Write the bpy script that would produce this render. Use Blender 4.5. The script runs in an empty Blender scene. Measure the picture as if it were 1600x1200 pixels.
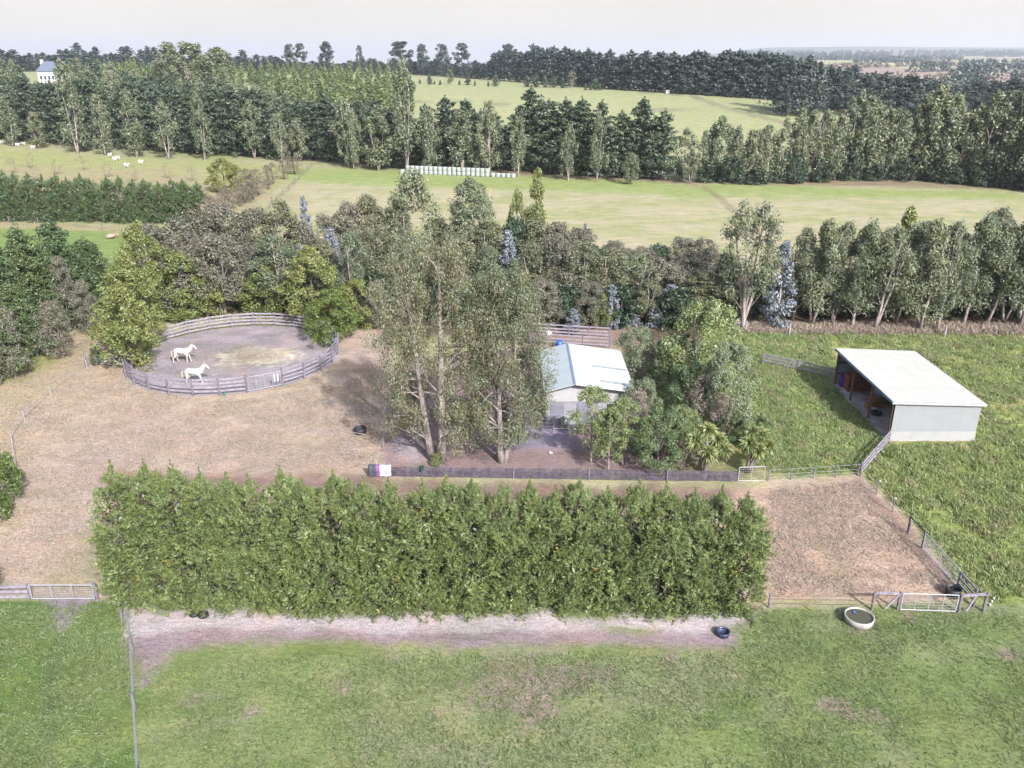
import bpy, math, random
import numpy as np
from mathutils import Vector, Matrix
random.seed(7)
RNG = np.random.default_rng(7)
scene = bpy.context.scene
COL = scene.collection
R = math.radians
F, CAMH, PITCH = 1300.0, 28.0, 21.8          # focal length in px of a 1600 wide frame, height, degrees down
cp, sp_ = math.cos(R(PITCH)), math.sin(R(PITCH))

# ------------------------------------------------------------------ terrain
def ss(a, b, x):
    t = np.clip((np.asarray(x, float) - a) / (b - a), 0, 1)
    return t * t * (3 - 2 * t)
def hash2(i, j, seed):
    h = (i.astype(np.int64) * 374761393 + j.astype(np.int64) * 668265263 + seed * 1442695041) & 0xFFFFFFFF
    h = ((h ^ (h >> 13)) * 1274126177) & 0xFFFFFFFF
    return ((h ^ (h >> 16)) & 0xFFFF) / 65535.0
def noise2(x, y, scale=1.0, seed=0):
    x = np.asarray(x, float) / scale; y = np.asarray(y, float) / scale
    i = np.floor(x); j = np.floor(y); fx = x - i; fy = y - j
    fx = fx * fx * (3 - 2 * fx); fy = fy * fy * (3 - 2 * fy)
    a = hash2(i, j, seed); b = hash2(i + 1, j, seed); c = hash2(i, j + 1, seed); d = hash2(i + 1, j + 1, seed)
    return (a * (1 - fx) + b * fx) * (1 - fy) + (c * (1 - fx) + d * fx) * fy
def fbm(x, y, scale, seed=0, n=3):
    s = 0; w = 1; t = 0
    for k in range(n):
        s = s + w * noise2(x, y, scale / 2 ** k, seed + k * 17); t += w; w *= .55
    return s / t
def terr(x, y):
    x = np.asarray(x, float); y = np.asarray(y, float)
    z = ss(235, 470, y) * (1 - ss(150, 300, x)) * (9 + 5 * ss(-60, -260, x))
    z = z * (1 - ss(900, 1700, y))
    left = 1 - ss(.10, .30, x / np.maximum(y, 1))            # the plain falls away to the left
    z = z - .016 * np.maximum(y - 1150, 0) * left
    z = z + ss(5500, 9300, y) * (1 - left) * (48 + 30 * fbm(x, y, 1800, 5, 2) + 9 * ss(1500, 4500, x))
    return z
def tz(x, y): return float(terr(x, y))

def at(px, py, z=None):
    """ground point seen at a photograph pixel"""
    dx = (px - 800) / F; dy = (600 - py) / F
    d = Vector((dx, cp + dy * sp_, -sp_ + dy * cp))
    if z is not None:
        t = (z - CAMH) / d.z
        return Vector((d.x * t, d.y * t, z))
    t = (0 - CAMH) / d.z if d.z < -1e-4 else 1e9
    if t * d.y < 235: return Vector((d.x * t, d.y * t, 0))
    t = 200.0
    while t < 12000:
        p = d * t + Vector((0, 0, CAMH))
        if p.z <= tz(p.x, p.y): return Vector((p.x, p.y, tz(p.x, p.y)))
        t *= 1.004
    return Vector((d.x * 9000, d.y * 9000, 0))
def height_at(base, py):
    """real height of something standing at base whose top shows at row py"""
    dy = (600 - py) / F
    s = (-sp_ + dy * cp) / (cp + dy * sp_)
    return CAMH + s * base.y - base.z
def width_at(base, pxw):
    depth = base.y * cp + (CAMH - base.z) * sp_
    return pxw / F * depth

# ------------------------------------------------------------------ materials
def lin(c):
    c = c / 255.0
    return c / 12.92 if c <= .04045 else ((c + .055) / 1.055) ** 2.4
K = 1.75
def C(r, g, b, k=None):
    k = k or K
    return (lin(r) / k, lin(g) / k, lin(b) / k)
MATS = {}
def newmat(name):
    m = bpy.data.materials.new(name); m.use_nodes = True
    nt = m.node_tree; nt.nodes.clear()
    out = nt.nodes.new('ShaderNodeOutputMaterial')
    MATS[name] = m
    return m, nt, out
def nd(nt, t, **kw):
    n = nt.nodes.new(t)
    for k, v in kw.items():
        if k.startswith('i_'): n.inputs[k[2:].replace('_', ' ')].default_value = v
        else: setattr(n, k, v)
    return n
def mixc(nt, a, b, fac, mode='MIX'):
    n = nt.nodes.new('ShaderNodeMix'); n.data_type = 'RGBA'; n.blend_type = mode
    for s, v in ((n.inputs[6], a), (n.inputs[7], b), (n.inputs[0], fac)):
        if hasattr(v, 'is_linked') or isinstance(v, bpy.types.NodeSocket): nt.links.new(v, s)
        elif isinstance(v, (tuple, list)): s.default_value = (*v[:3], 1)
        else: s.default_value = v
    return n.outputs[2]
def mrange(nt, v, a, b, c, d):
    n = nt.nodes.new('ShaderNodeMapRange'); nt.links.new(v, n.inputs[0])
    for i, x in enumerate((a, b, c, d)): n.inputs[i + 1].default_value = x
    return n.outputs[0]
def noise(nt, vec, scale, detail=3, rough=.55):
    n = nt.nodes.new('ShaderNodeTexNoise'); n.inputs['Scale'].default_value = scale
    n.inputs['Detail'].default_value = detail; n.inputs['Roughness'].default_value = rough
    if vec is not None: nt.links.new(vec, n.inputs['Vector'])
    return n.outputs[0]

def foliage(name, a, b, c, transl=.28, nscale=.45, var=.2):
    """a/b: leaf to leaf range, c: colour of whole patches"""
    m, nt, out = newmat(name)
    geo = nd(nt, 'ShaderNodeNewGeometry'); tc = nd(nt, 'ShaderNodeTexCoord'); oi = nd(nt, 'ShaderNodeObjectInfo')
    col = mixc(nt, a, b, geo.outputs['Random Per Island'])
    nz = noise(nt, tc.outputs['Object'], nscale, 2)
    col = mixc(nt, col, c, mrange(nt, nz, .48, .68, 0, .85))
    v = mrange(nt, oi.outputs['Random'], 0, 1, 1 - var, 1 + var)
    hs = nd(nt, 'ShaderNodeHueSaturation'); nt.links.new(col, hs.inputs['Color']); nt.links.new(v, hs.inputs['Value'])
    nt.links.new(mrange(nt, oi.outputs['Random'], 0, 1, .515, .487), hs.inputs['Hue'])
    d = nd(nt, 'ShaderNodeBsdfDiffuse'); t = nd(nt, 'ShaderNodeBsdfTranslucent')
    nt.links.new(hs.outputs[0], d.inputs[0]); nt.links.new(hs.outputs[0], t.inputs[0])
    g = nd(nt, 'ShaderNodeBsdfGlossy'); g.inputs['Roughness'].default_value = .55; g.inputs[0].default_value = (.9, .95, 1, 1)
    mx = nd(nt, 'ShaderNodeMixShader'); mx.inputs[0].default_value = transl
    nt.links.new(d.outputs[0], mx.inputs[1]); nt.links.new(t.outputs[0], mx.inputs[2])
    m2 = nd(nt, 'ShaderNodeMixShader'); m2.inputs[0].default_value = .045
    nt.links.new(mx.outputs[0], m2.inputs[1]); nt.links.new(g.outputs[0], m2.inputs[2])
    nt.links.new(m2.outputs[0], out.inputs[0])
    return m
def solid(name, col, rough=.7, metal=0, var=.15, nscale=3, col2=None, stretch=None, bump=0):
    m, nt, out = newmat(name)
    b = nd(nt, 'ShaderNodeBsdfPrincipled'); b.inputs['Roughness'].default_value = rough; b.inputs['Metallic'].default_value = metal
    tc = nd(nt, 'ShaderNodeTexCoord'); vec = tc.outputs['Object']
    if stretch:
        mp = nd(nt, 'ShaderNodeMapping'); nt.links.new(vec, mp.inputs[0]); mp.inputs['Scale'].default_value = stretch; vec = mp.outputs[0]
    nz = noise(nt, vec, nscale, 4, .6)
    c2 = col2 or tuple(x * (1 - var * 2) for x in col)
    cc = mixc(nt, c2, col, mrange(nt, nz, .35, .6, 0, 1))
    nt.links.new(cc, b.inputs['Base Color'])
    if bump:
        bp = nd(nt, 'ShaderNodeBump'); bp.inputs['Strength'].default_value = bump; bp.inputs['Distance'].default_value = .03
        nt.links.new(nz, bp.inputs['Height']); nt.links.new(bp.outputs[0], b.inputs['Normal'])
    nt.links.new(b.outputs[0], out.inputs[0])
    return m
def corrugated(name, col, axis, pitch=.2, rough=.45, metal=0, dirt=None, amp=.5, patch_line_fac=.3):
    m, nt, out = newmat(name)
    b = nd(nt, 'ShaderNodeBsdfPrincipled'); b.inputs['Roughness'].default_value = rough; b.inputs['Metallic'].default_value = metal
    tc = nd(nt, 'ShaderNodeTexCoord')
    w = nd(nt, 'ShaderNodeTexWave', wave_type='BANDS', bands_direction=axis, wave_profile='SIN')
    w.inputs['Scale'].default_value = 1 / pitch / 3.183 * 1.0; nt.links.new(tc.outputs['Object'], w.inputs[0])
    bp = nd(nt, 'ShaderNodeBump'); bp.inputs['Strength'].default_value = amp; bp.inputs['Distance'].default_value = .03
    nt.links.new(w.outputs['Fac'], bp.inputs['Height']); nt.links.new(bp.outputs[0], b.inputs['Normal'])
    nz = noise(nt, tc.outputs['Object'], .9, 5, .65)
    cc = mixc(nt, col, dirt or tuple(x * .75 for x in col), mrange(nt, nz, .45, .75, 0, patch_line_fac * 2))
    cc2 = mixc(nt, cc, tuple(x * .86 for x in col), mrange(nt, w.outputs['Fac'], 0, .25, patch_line_fac, 0))  # thin darker lines along the wave troughs
    nt.links.new(cc2, b.inputs['Base Color']); nt.links.new(b.outputs[0], out.inputs[0])
    return m

M_hedge = foliage('hedge_leaf', C(100, 118, 64), C(170, 184, 114), C(156, 166, 90), .3, 1.1, .0)
M_hedge_far = foliage('far_hedge_leaf', C(72, 104, 62), C(122, 150, 90), C(104, 122, 66), .25, .6, .0)
M_bark_g = solid('pale_gum_bark', C(196, 186, 182), .8, nscale=1.5, col2=C(128, 110, 104), stretch=(3, 3, .6))
M_bark_d = solid('brown_bark', C(118, 104, 98), .9, nscale=2, stretch=(3, 3, .6))
M_bark_m = solid('grey_bark', C(158, 146, 142), .9, nscale=2, stretch=(3, 3, .6))
M_euc = foliage('big_gum_leaf', C(108, 118, 84), C(164, 168, 130), C(152, 142, 106), .3, .8, .05)
M_gum = foliage('gum_leaf', C(108, 122, 94), C(160, 168, 132), C(148, 154, 106), .28, .4, .12)
M_gumdry = foliage('olive_gum_leaf', C(106, 116, 84), C(156, 160, 124), C(146, 140, 102), .28, .4, .12)
M_wattle = foliage('grey_olive_leaf', C(108, 112, 92), C(154, 152, 130), C(142, 132, 112), .25, .4, .14)
M_blue = foliage('silver_blue_leaf', C(124, 134, 142), C(180, 188, 200), C(138, 146, 158), .2, .6, .04)
M_yel = foliage('yellow_green_leaf', C(112, 126, 60), C(170, 180, 104), C(150, 150, 80), .3, .5, .12)
M_bri = foliage('bright_green_leaf', C(88, 110, 36), C(132, 150, 62), C(116, 130, 46), .3, .5, .05)
M_pine = foliage('pine_needle', C(60, 80, 64), C(112, 130, 96), C(90, 104, 74), .18, .35, .26)
M_pinefar = foliage('far_pine_needle', C(58, 76, 76), C(98, 114, 104), C(74, 92, 80), .15, .25, .14)  # bluish distance haze worked into the needle colour
M_plant = foliage('young_conifer_leaf', C(92, 118, 72), C(150, 166, 98), C(134, 146, 76), .25, .3, .22)
M_cyp = foliage('cypress_leaf', C(72, 98, 62), C(126, 148, 90), C(94, 116, 64), .25, .6, .12)
M_dark = foliage('dark_understorey_leaf', C(40, 62, 44), C(80, 104, 62), C(54, 70, 46), .2, .5, .1)
M_shrub = foliage('shrub_leaf', C(110, 134, 80), C(172, 186, 120), C(148, 160, 94), .3, .6, .1)
M_grey = foliage('grey_green_leaf', C(106, 124, 92), C(168, 178, 138), C(124, 142, 104), .28, .6, .1)
M_twig = foliage('bare_twig', C(124, 110, 100), C(172, 158, 140), C(144, 132, 108), .15, .4, .12)
M_cord = foliage('cabbage_tree_leaf', C(130, 150, 86), C(206, 210, 146), C(166, 178, 112), .25, 1, .05)
M_post = solid('weathered_post', C(148, 140, 152), .85, nscale=5, col2=C(108, 100, 112))
M_rail = solid('weathered_rail', C(176, 170, 184), .8, nscale=4, col2=C(138, 130, 144))
M_white = solid('white_paint', C(224, 224, 230, 2.4), .6, var=.08)
M_galv = solid('galvanised_steel', C(196, 200, 212), .42, .25, var=.06)
M_wire = solid('fence_wire', C(176, 176, 184), .5, .2, var=.05)
M_dkwire = solid('dull_wire', C(120, 116, 120), .6, .2, var=.05)
M_black = solid('black_rubber', (.016, .016, .02), .6, var=.1)
M_dksteel = solid('dark_steel', (.03, .035, .055), .5, .3, var=.1)
M_bluegutter = solid('blue_grey_flashing', C(132, 152, 184), .5, .1, var=.05)

# ------------------------------------------------------------------ mesh helpers
def mesh_np(name, V, faces, mat=None, smooth=False):
    """V (n,3); faces: list of (m,k) index arrays"""
    me = bpy.data.meshes.new(name)
    faces = [np.asarray(f, dtype=np.int32) for f in faces if len(f)]
    nf = sum(len(f) for f in faces)
    loops = np.concatenate([f.ravel() for f in faces])
    tot = np.concatenate([np.full(len(f), f.shape[1], np.int32) for f in faces])
    st = np.concatenate([[0], np.cumsum(tot)[:-1]]).astype(np.int32)
    me.vertices.add(len(V)); me.vertices.foreach_set('co', np.asarray(V, np.float32).ravel())
    me.loops.add(len(loops)); me.loops.foreach_set('vertex_index', loops)
    me.polygons.add(nf); me.polygons.foreach_set('loop_start', st); me.polygons.foreach_set('loop_total', tot)
    me.polygons.foreach_set('use_smooth', np.full(nf, smooth))
    if mat: me.materials.append(mat)
    me.update(calc_edges=True)
    return me
def link(name, me, parent=None, loc=(0, 0, 0), rz=0, sc=None):
    o = bpy.data.objects.new(name, me); COL.objects.link(o)
    o.location = loc; o.rotation_euler[2] = rz
    if sc: o.scale = sc
    if parent: o.parent = parent
    return o
def tag(o, label=None, cat=None, group=None, kind=None):
    if label: o['label'] = label
    if cat: o['category'] = cat
    if group: o['group'] = group
    if kind: o['kind'] = kind
    return o
def thing(name, label, cat, loc=(0, 0, 0), rz=0, group=None, sc=None):
    o = link(name, None, None, loc, rz, sc)
    return tag(o, label, cat, group)

class MB:
    def __init__(s): s.V = []; s.F = {}; s.n = 0
    def add(s, V, F):
        V = np.asarray(V, float); s.V.append(V)
        for f in F:
            s.F.setdefault(len(f), []).append([i + s.n for i in f])
        s.n += len(V); return s
    def box(s, c, size, rz=0, M=None):
        x, y, z = [v / 2 for v in size]
        P = [(-x, -y, -z), (x, -y, -z), (x, y, -z), (-x, y, -z), (-x, -y, z), (x, -y, z), (x, y, z), (-x, y, z)]
        rot = M if M is not None else Matrix.Rotation(rz, 3, 'Z')
        P = [rot @ Vector(p) + Vector(c) for p in P]
        return s.add([tuple(p) for p in P], [(0, 3, 2, 1), (4, 5, 6, 7), (0, 1, 5, 4), (1, 2, 6, 5), (2, 3, 7, 6), (3, 0, 4, 7)])
    def bar(s, a, b, w, h):
        """box beam from a to b, w wide (sideways), h high"""
        a, b = Vector(a), Vector(b); d = b - a; L = d.length
        if L < 1e-6: return s
        x = d / L; up = Vector((0, 0, 1))
        if abs(x.z) > .98: up = Vector((0, 1, 0))
        y = up.cross(x).normalized(); z = x.cross(y)
        M = Matrix((x, y, z)).transposed()
        return s.box((a + b) / 2, (L, w, h), M=M)
    def tube(s, pts, rad, n=6, cap=True):
        pts = [Vector(p) for p in pts]
        if not hasattr(rad, '__len__'): rad = [rad] * len(pts)
        V = []; 
        for i, p in enumerate(pts):
            t = (pts[min(i + 1, len(pts) - 1)] - pts[max(i - 1, 0)]).normalized()
            u = t.orthogonal().normalized() if abs(t.z) < .9 else Vector((1, 0, 0)).cross(t).normalized()
            v = t.cross(u)
            for k in range(n):
                a = 2 * math.pi * k / n
                V.append(tuple(p + (u * math.cos(a) + v * math.sin(a)) * rad[i]))
        Fc = []
        for i in range(len(pts) - 1):
            for k in range(n):
                k2 = (k + 1) % n
                Fc.append((i * n + k, i * n + k2, (i + 1) * n + k2, (i + 1) * n + k))
        if cap:
            Fc.append(tuple(range(n))[::-1]); Fc.append(tuple((len(pts) - 1) * n + k for k in range(n)))
        return s.add(V, Fc)
    def lathe(s, prof, n=24, c=(0, 0, 0)):
        V = []; Fc = []
        for r, z in prof:
            for k in range(n):
                a = 2 * math.pi * k / n; V.append((c[0] + r * math.cos(a), c[1] + r * math.sin(a), c[2] + z))
        for i in range(len(prof) - 1):
            for k in range(n):
                k2 = (k + 1) % n; Fc.append((i * n + k, i * n + k2, (i + 1) * n + k2, (i + 1) * n + k))
        return s.add(V, Fc)
    def mesh(s, name, mat, smooth=False):
        return mesh_np(name, np.concatenate(s.V), [np.array(f) for f in s.F.values()], mat, smooth)
    def build(s, name, mat, parent=None, smooth=False, loc=(0, 0, 0), rz=0):
        return link(name, s.mesh(name, mat, smooth), parent, loc, rz)

# ------------------------------------------------------------------ foliage generators
def unit(a): return a / (np.linalg.norm(a, axis=-1, keepdims=True) + 1e-9)
def leaf_quads(P, N, size, asp, rng, longdir=None, jit=.6):
    n = len(P); N = unit(N)
    t = rng.normal(size=(n, 3)) * jit
    if longdir is not None: t = t + longdir
    L = unit(t - (t * N).sum(1, keepdims=True) * N); W = np.cross(N, L)
    s = np.asarray(size).reshape(-1, 1) if hasattr(size, '__len__') else size
    s = s * rng.uniform(.65, 1.3, (n, 1))
    V = np.stack([P - L * s, P - W * s * asp + L * s * .1, P + L * s, P + W * s * asp + L * s * .1], 1).reshape(-1, 3)
    return V
def quads(n): return np.arange(n * 4, dtype=np.int32).reshape(-1, 4)
def clumps(cen, rad, n, size, asp, rng, droop=0., up=.3, fill=.55, jit=.7):
    """leaves in ellipsoidal clumps; returns vertices"""
    cen = np.asarray(cen, float); rad = np.asarray(rad, float)
    if rad.ndim == 1: rad = np.repeat(rad[:, None], 3, 1)
    k = len(cen); D = unit(rng.normal(size=(k, n, 3)))
    q = rng.uniform(fill, 1.08, (k, n, 1))
    P = cen[:, None] + D * q * rad[:, None]
    N = D * .9 + rng.normal(size=D.shape) * .55 + np.array([0, 0, up])
    P = P.reshape(-1, 3); N = N.reshape(-1, 3)
    ld = np.array([0, 0, -1.0]) * droop if droop else None
    return leaf_quads(P, N, size, asp, rng, ld, jit)
ENV = {
 'dome': lambda t: np.sqrt(np.clip(1 - (t * 1.02 - .12) ** 2 / .9, .02, 1)) * np.clip(.62 + t * 1.6, 0, 1),
 'egg': lambda t: np.clip(np.sin(np.pi * np.clip(t * .86 + .13, 0, 1)), .03, 1) ** .75,
 'cone': lambda t: np.clip(1 - t, .02, 1) ** .75 * np.clip(.75 + t * 2, 0, 1),
 'spire': lambda t: np.clip(1 - t, .02, 1) ** .5 * np.clip(.6 + t * 2, 0, 1),
 'top': lambda t: np.clip(np.sin(np.pi * np.clip(t * .7 + .22, 0, 1)), .03, 1) ** .7,
}
def crown_pts(H, Rr, z0, env, ncl, rng, inner=.55):
    """clump centres spread through the crown's volume"""
    t = rng.uniform(0, 1, ncl) ** .9
    th = rng.uniform(0, 2 * np.pi, ncl)
    lob = 1 + .2 * np.sin(2 * th + rng.uniform(0, 6)) + .16 * np.sin(3 * th + t * 5 + rng.uniform(0, 6))
    r = ENV[env](t) * Rr * lob * rng.uniform(inner, 1, ncl)
    return np.stack([r * np.cos(th), r * np.sin(th), z0 + (H - z0) * t], 1), t
def trunk_mesh(name, H, r0, targets, rng, mat, stems=1, lean=.06, z0=.25, spread=.25, nmax=22):
    mb = MB(); st = []
    for k in range(stems):
        a = rng.uniform(0, 6.28) + k * 2 * math.pi / stems; s = spread * H * .5 if stems > 1 else 0
        pts = []; rad = []
        for i in range(8):
            f = i / 7
            off = s * f ** .8
            pts.append((math.cos(a) * off + rng.normal() * lean * H * .12 * f, math.sin(a) * off + rng.normal() * lean * H * .12 * f, -.1 + H * .93 * f))
            rad.append(r0 * (1 - f) ** .9 * (.8 if stems > 1 else 1) + r0 * .06)
        rad[0] *= 1.35
        mb.tube(pts, rad, 7); st.append(pts)
    T = sorted(list(targets), key=lambda p: rng.random())[:nmax]
    for p in T:
        s = min(st, key=lambda s: min((Vector(q) - Vector(p)).length for q in s))
        zz = p[2] - .22 * H * rng.uniform(.4, 1)
        zz = max(zz, z0 * H * .8)
        q = min(s, key=lambda q: abs(q[2] - zz)); q = Vector(q); p = Vector(p)
        mid = (q + p) / 2 + Vector((rng.normal() * .2, rng.normal() * .2, -.1))
        mb.tube([q, mid, p], [r0 * .28, r0 * .18, r0 * .06], 5, cap=False)
    return mb.mesh(name, mat, True)

VAR = {}
def variant(kind, crown_mat, bark_mat, n_var, H, Rr, z0, env, ncl, rc, nl, size, asp=.5, droop=0., stems=1, r0=.18,
            zs=1., inner=.5, up=.3, spread=.25, nmax=22, seed=0, fill=.5, skirt=None):
    out = []
    for v in range(n_var):
        rng = np.random.default_rng(1000 + seed * 31 + v)
        c, t = crown_pts(H, Rr, z0, env, ncl, rng, inner)
        rad = rng.uniform(.7, 1.3, ncl) * rc * (1 - .35 * t)
        rad3 = np.stack([rad, rad, rad * zs], 1)
        V = clumps(c, rad3, nl, size, asp, rng, droop, up, fill)
        cm = mesh_np(kind + '_crown', V, [quads(len(V) // 4)], crown_mat)
        tm = trunk_mesh(kind + '_trunk', H, r0, c, rng, bark_mat, stems, spread=spread, z0=z0 / H, nmax=nmax)
        out.append((tm, cm, H, Rr))
    VAR[kind] = out
def pine_variant(kind, crown_mat, bark_mat, n_var, H, Rr, nb, nl, size, seed=0, z0=.06, power=.75, flat=.55, rcs=1.):
    out = []
    for v in range(n_var):
        rng = np.random.default_rng(3000 + seed * 31 + v)
        cen = []; rad = []; mb = MB()
        ph = rng.uniform(0, 6)
        for i in range(nb):
            t = z0 + (1 - z0) * ((i + rng.uniform(0, 1)) / nb) ** .95
            a = i * 2.399 + rng.uniform(-.5, .5)
            L = (Rr * (1 - t) ** power + .25) * rng.uniform(.62, 1.22) * (1 + .18 * math.sin(a * 2 + ph))
            b = Vector((0, 0, H * t * .96)); rise = L * rng.uniform(.02, .45)
            e = b + Vector((math.cos(a) * L, math.sin(a) * L, rise))
            if i % 3 == 0: mb.tube([b, e], [.07 * (1 - t) + .02, .015], 4, cap=False)
            for f, q in ((.35, .8), (.68, 1), (1, .8)):
                if L * f < .25 and f < 1: continue
                cen.append(tuple(b + (e - b) * f + Vector(rng.normal(size=3) * .12))); rr = (.32 + .16 * L) * q * rng.uniform(.75, 1.25) * rcs
                rad.append((rr, rr, rr * flat))
        cen.append((0, 0, H * .985)); rad.append((.25, .25, .7))
        V = clumps(np.array(cen), np.array(rad), nl, size, .42, rng, 0, .55, .4)
        cm = mesh_np(kind + '_crown', V, [quads(len(V) // 4)], crown_mat)
        mb.tube([(0, 0, -.2), (0.1, 0, H * .35), (-.05, .05, H * .7), (0, 0, H * .98)], [.3, .22, .13, .03], 7)
        out.append((mb.mesh(kind + '_trunk', bark_mat, True), cm, H, Rr))
    VAR[kind] = out

variant('gum', M_gum, M_bark_g, 5, 13, 2.7, 2.5, 'egg', 58, .95, 150, .175, .34, .9, 2, .2, 1.35, .45, .25, .28, 22, 1)
variant('olive_gum', M_gumdry, M_bark_g, 4, 13, 2.5, 2.0, 'egg', 66, .9, 150, .17, .34, .9, 2, .19, 1.4, .45, .25, .2, 18, 2)
variant('wattle', M_wattle, M_bark_m, 5, 9, 3.0, .8, 'dome', 80, .95, 135, .145, .42, .3, 2, .15, .95, .5, .45, .35, 14, 3)
variant('yellow_bush', M_yel, M_bark_d, 4, 7, 2.6, .3, 'egg', 84, .7, 130, .125, .4, 0, 1, .14, 1.0, .6, .4, .2, 8, 4)
variant('yellow_cone', M_yel, M_bark_d, 2, 11, 2.2, .5, 'spire', 80, .7, 80, .19, .4, 0, 1, .16, 1.2, .55, .4, .2, 8, 5)
variant('bright_bush', M_bri, M_bark_d, 1, 5, 3.4, .2, 'dome', 110, .62, 130, .11, .4, 0, 1, .14, .9, .6, .5, .2, 8, 6)
variant('silver_gum', M_blue, M_bark_g, 3, 8, 1.5, .4, 'spire', 95, .42, 44, .14, .5, .4, 1, .12, 1.0, .45, .3, .2, 20, 7, .3)
variant('dark_bush', M_dark, M_bark_d, 2, 6, 3.2, .2, 'dome', 70, 1.0, 80, .22, .45, 0, 1, .14, .9, .6, .4, .2, 6, 8)
variant('twiggy', M_twig, M_bark_m, 3, 7, 2.2, .8, 'egg', 40, .8, 60, .2, .16, -.7, 3, .1, 1.2, .5, .2, .45, 30, 9)
variant('shrub', M_shrub, M_bark_m, 3, 6, 2.6, .5, 'dome', 80, .7, 150, .1, .42, 0, 2, .13, .95, .6, .4, .3, 16, 10)
variant('grey_shrub', M_grey, M_bark_m, 2, 6, 2.6, .4, 'dome', 80, .72, 150, .1, .42, .2, 2, .13, 1., .6, .4, .3, 16, 11)
variant('locust', M_shrub, M_bark_g, 2, 6.5, 2.0, 1.7, 'egg', 60, .5, 110, .09, .42, 0, 1, .11, 1.1, .5, .4, .3, 24, 12)
variant('dark_shrub', M_cyp, M_bark_m, 2, 6, 2.6, .7, 'dome', 90, .62, 150, .1, .42, 0, 2, .13, 1., .6, .4, .3, 16, 13)
variant('far_gum', M_gum, M_bark_g, 5, 15, 3.0, 2, 'egg', 50, 1.1, 70, .3, .42, .8, 2, .24, 1.35, .45, .3, .22, 14, 14)
variant('sapling', foliage('grey_brown_twig', C(140, 128, 108), C(186, 172, 148), C(160, 150, 120), .2, .4, .1), M_bark_m, 3, 6, 1.3, .4, 'egg', 26, .5, 24, .13, .2, -1.2, 2, .05, 1.6, .4, .2, .3, 20, 16)
variant('poplar', M_twig, M_bark_d, 4, 9, 1.7, 1, 'egg', 34, .7, 60, .2, .14, -1.2, 1, .14, 1.5, .4, .2, .2, 24, 15)
variant('lone_pine', M_pinefar, M_bark_d, 3, 22, 5, 4, 'dome', 60, 1.9, 44, .7, .42, 0, 1, .4, .8, .4, .5, .2, 14, 21)
pine_variant('pine', M_pine, M_bark_d, 5, 17, 4.3, 84, 17, .36, 1, .03, .5, .5, 1.12)
pine_variant('far_pine', M_pinefar, M_bark_d, 4, 22, 5.0, 60, 17, .55, 2, .03, .38, .6, 1.35)
pine_variant('young_conifer', M_plant, M_bark_d, 4, 8, 1.9, 34, 12, .42, 3, .04, .9, .7, 1.1)
pine_variant('dark_conifer', M_pine, M_bark_d, 2, 8, 1.9, 36, 12, .42, 4, .04, .9, .7, 1.1)
pine_variant('cypress', M_cyp, M_bark_d, 4, 9, 2.6, 120, 50, .11, 5, .02, .7, .8, .9)

CNT = {}
def put(kind, base, H, Rr, label, cat='tree', group=None, name=None, rz=None, lean=0):
    vs = VAR[kind]; k = CNT.get(kind, 0); CNT[kind] = k + 1
    tm, cm, h0, r0 = vs[k % len(vs)]
    rx = random.uniform(0, 6.28) if rz is None else rz
    e = thing(name or 'tree', label, cat, (base[0], base[1], base[2] - .03), rx, group)
    e.scale = (Rr / r0, Rr / r0 * random.uniform(.9, 1.1), H / h0)
    if lean: e.rotation_euler[1] = lean
    link('trunk', tm, e); link('crown', cm, e)
    return e
def put_px(kind, bx, by, top, hw, label, cat='tree', group=None, name=None, **kw):
    b = at(bx, by); H = height_at(b, top); Rr = width_at(b, hw)
    return put(kind, b, max(H, 1), Rr, label, cat, group, name, **kw)

# ------------------------------------------------------------------ ground sheet
def axis(lo, hi, step, far_lo, far_hi, g=1.055):
    a = list(np.arange(lo, hi, step)); s = step; x = a[-1]
    while x < far_hi: s *= g; x += s; a.append(x)
    s = step; x = a[0]; b = []
    while x > far_lo: s *= g; x -= s; b.append(x)
    return np.array(b[::-1] + a)
gx = axis(-46, 50, .3, -9500, 9500); gy = axis(24, 98, .3, -600, 14000, 1.035)
X, Y = np.meshgrid(gx, gy)
def wpoly(pts): return [tuple(at(px, py, 0.0))[:2] if py > 200 else tuple(at(px, py))[:2] for px, py in pts]
def sdf(poly, X, Y):
    """signed distance, positive inside"""
    d = np.full(X.shape, 1e12); ins = np.zeros(X.shape, bool); n = len(poly)
    for i in range(n):
        x0, y0 = poly[i]; x1, y1 = poly[(i + 1) % n]
        ex, ey = x1 - x0, y1 - y0
        t = np.clip(((X - x0) * ex + (Y - y0) * ey) / (ex * ex + ey * ey + 1e-12), 0, 1)
        d = np.minimum(d, (X - x0 - ex * t) ** 2 + (Y - y0 - ey * t) ** 2)
        c = ((y0 > Y) != (y1 > Y)) & (X < (x1 - x0) * (Y - y0) / ((y1 - y0) if y1 != y0 else 1e-9) + x0)
        ins ^= c
    return np.where(ins, 1, -1) * np.sqrt(d)
def polyline_d(pts, X, Y):
    d = np.full(X.shape, 1e12)
    for (x0, y0), (x1, y1) in zip(pts[:-1], pts[1:]):
        ex, ey = x1 - x0, y1 - y0
        t = np.clip(((X - x0) * ex + (Y - y0) * ey) / (ex * ex + ey * ey + 1e-12), 0, 1)
        d = np.minimum(d, (X - x0 - ex * t) ** 2 + (Y - y0 - ey * t) ** 2)
    return np.sqrt(d)
n1 = fbm(X, Y, 3.2, 11); n2 = fbm(X, Y, .9, 23, 2); n3 = fbm(X, Y, 14, 31); n4 = fbm(X, Y, 70, 41, 3)
colr = np.zeros(X.shape + (3,)); long_g = np.zeros(X.shape)
def lay(mask, c):
    global colr
    m = np.clip(mask, 0, 1)[..., None]; colr = colr * (1 - m) + np.array(c) * m
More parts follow.
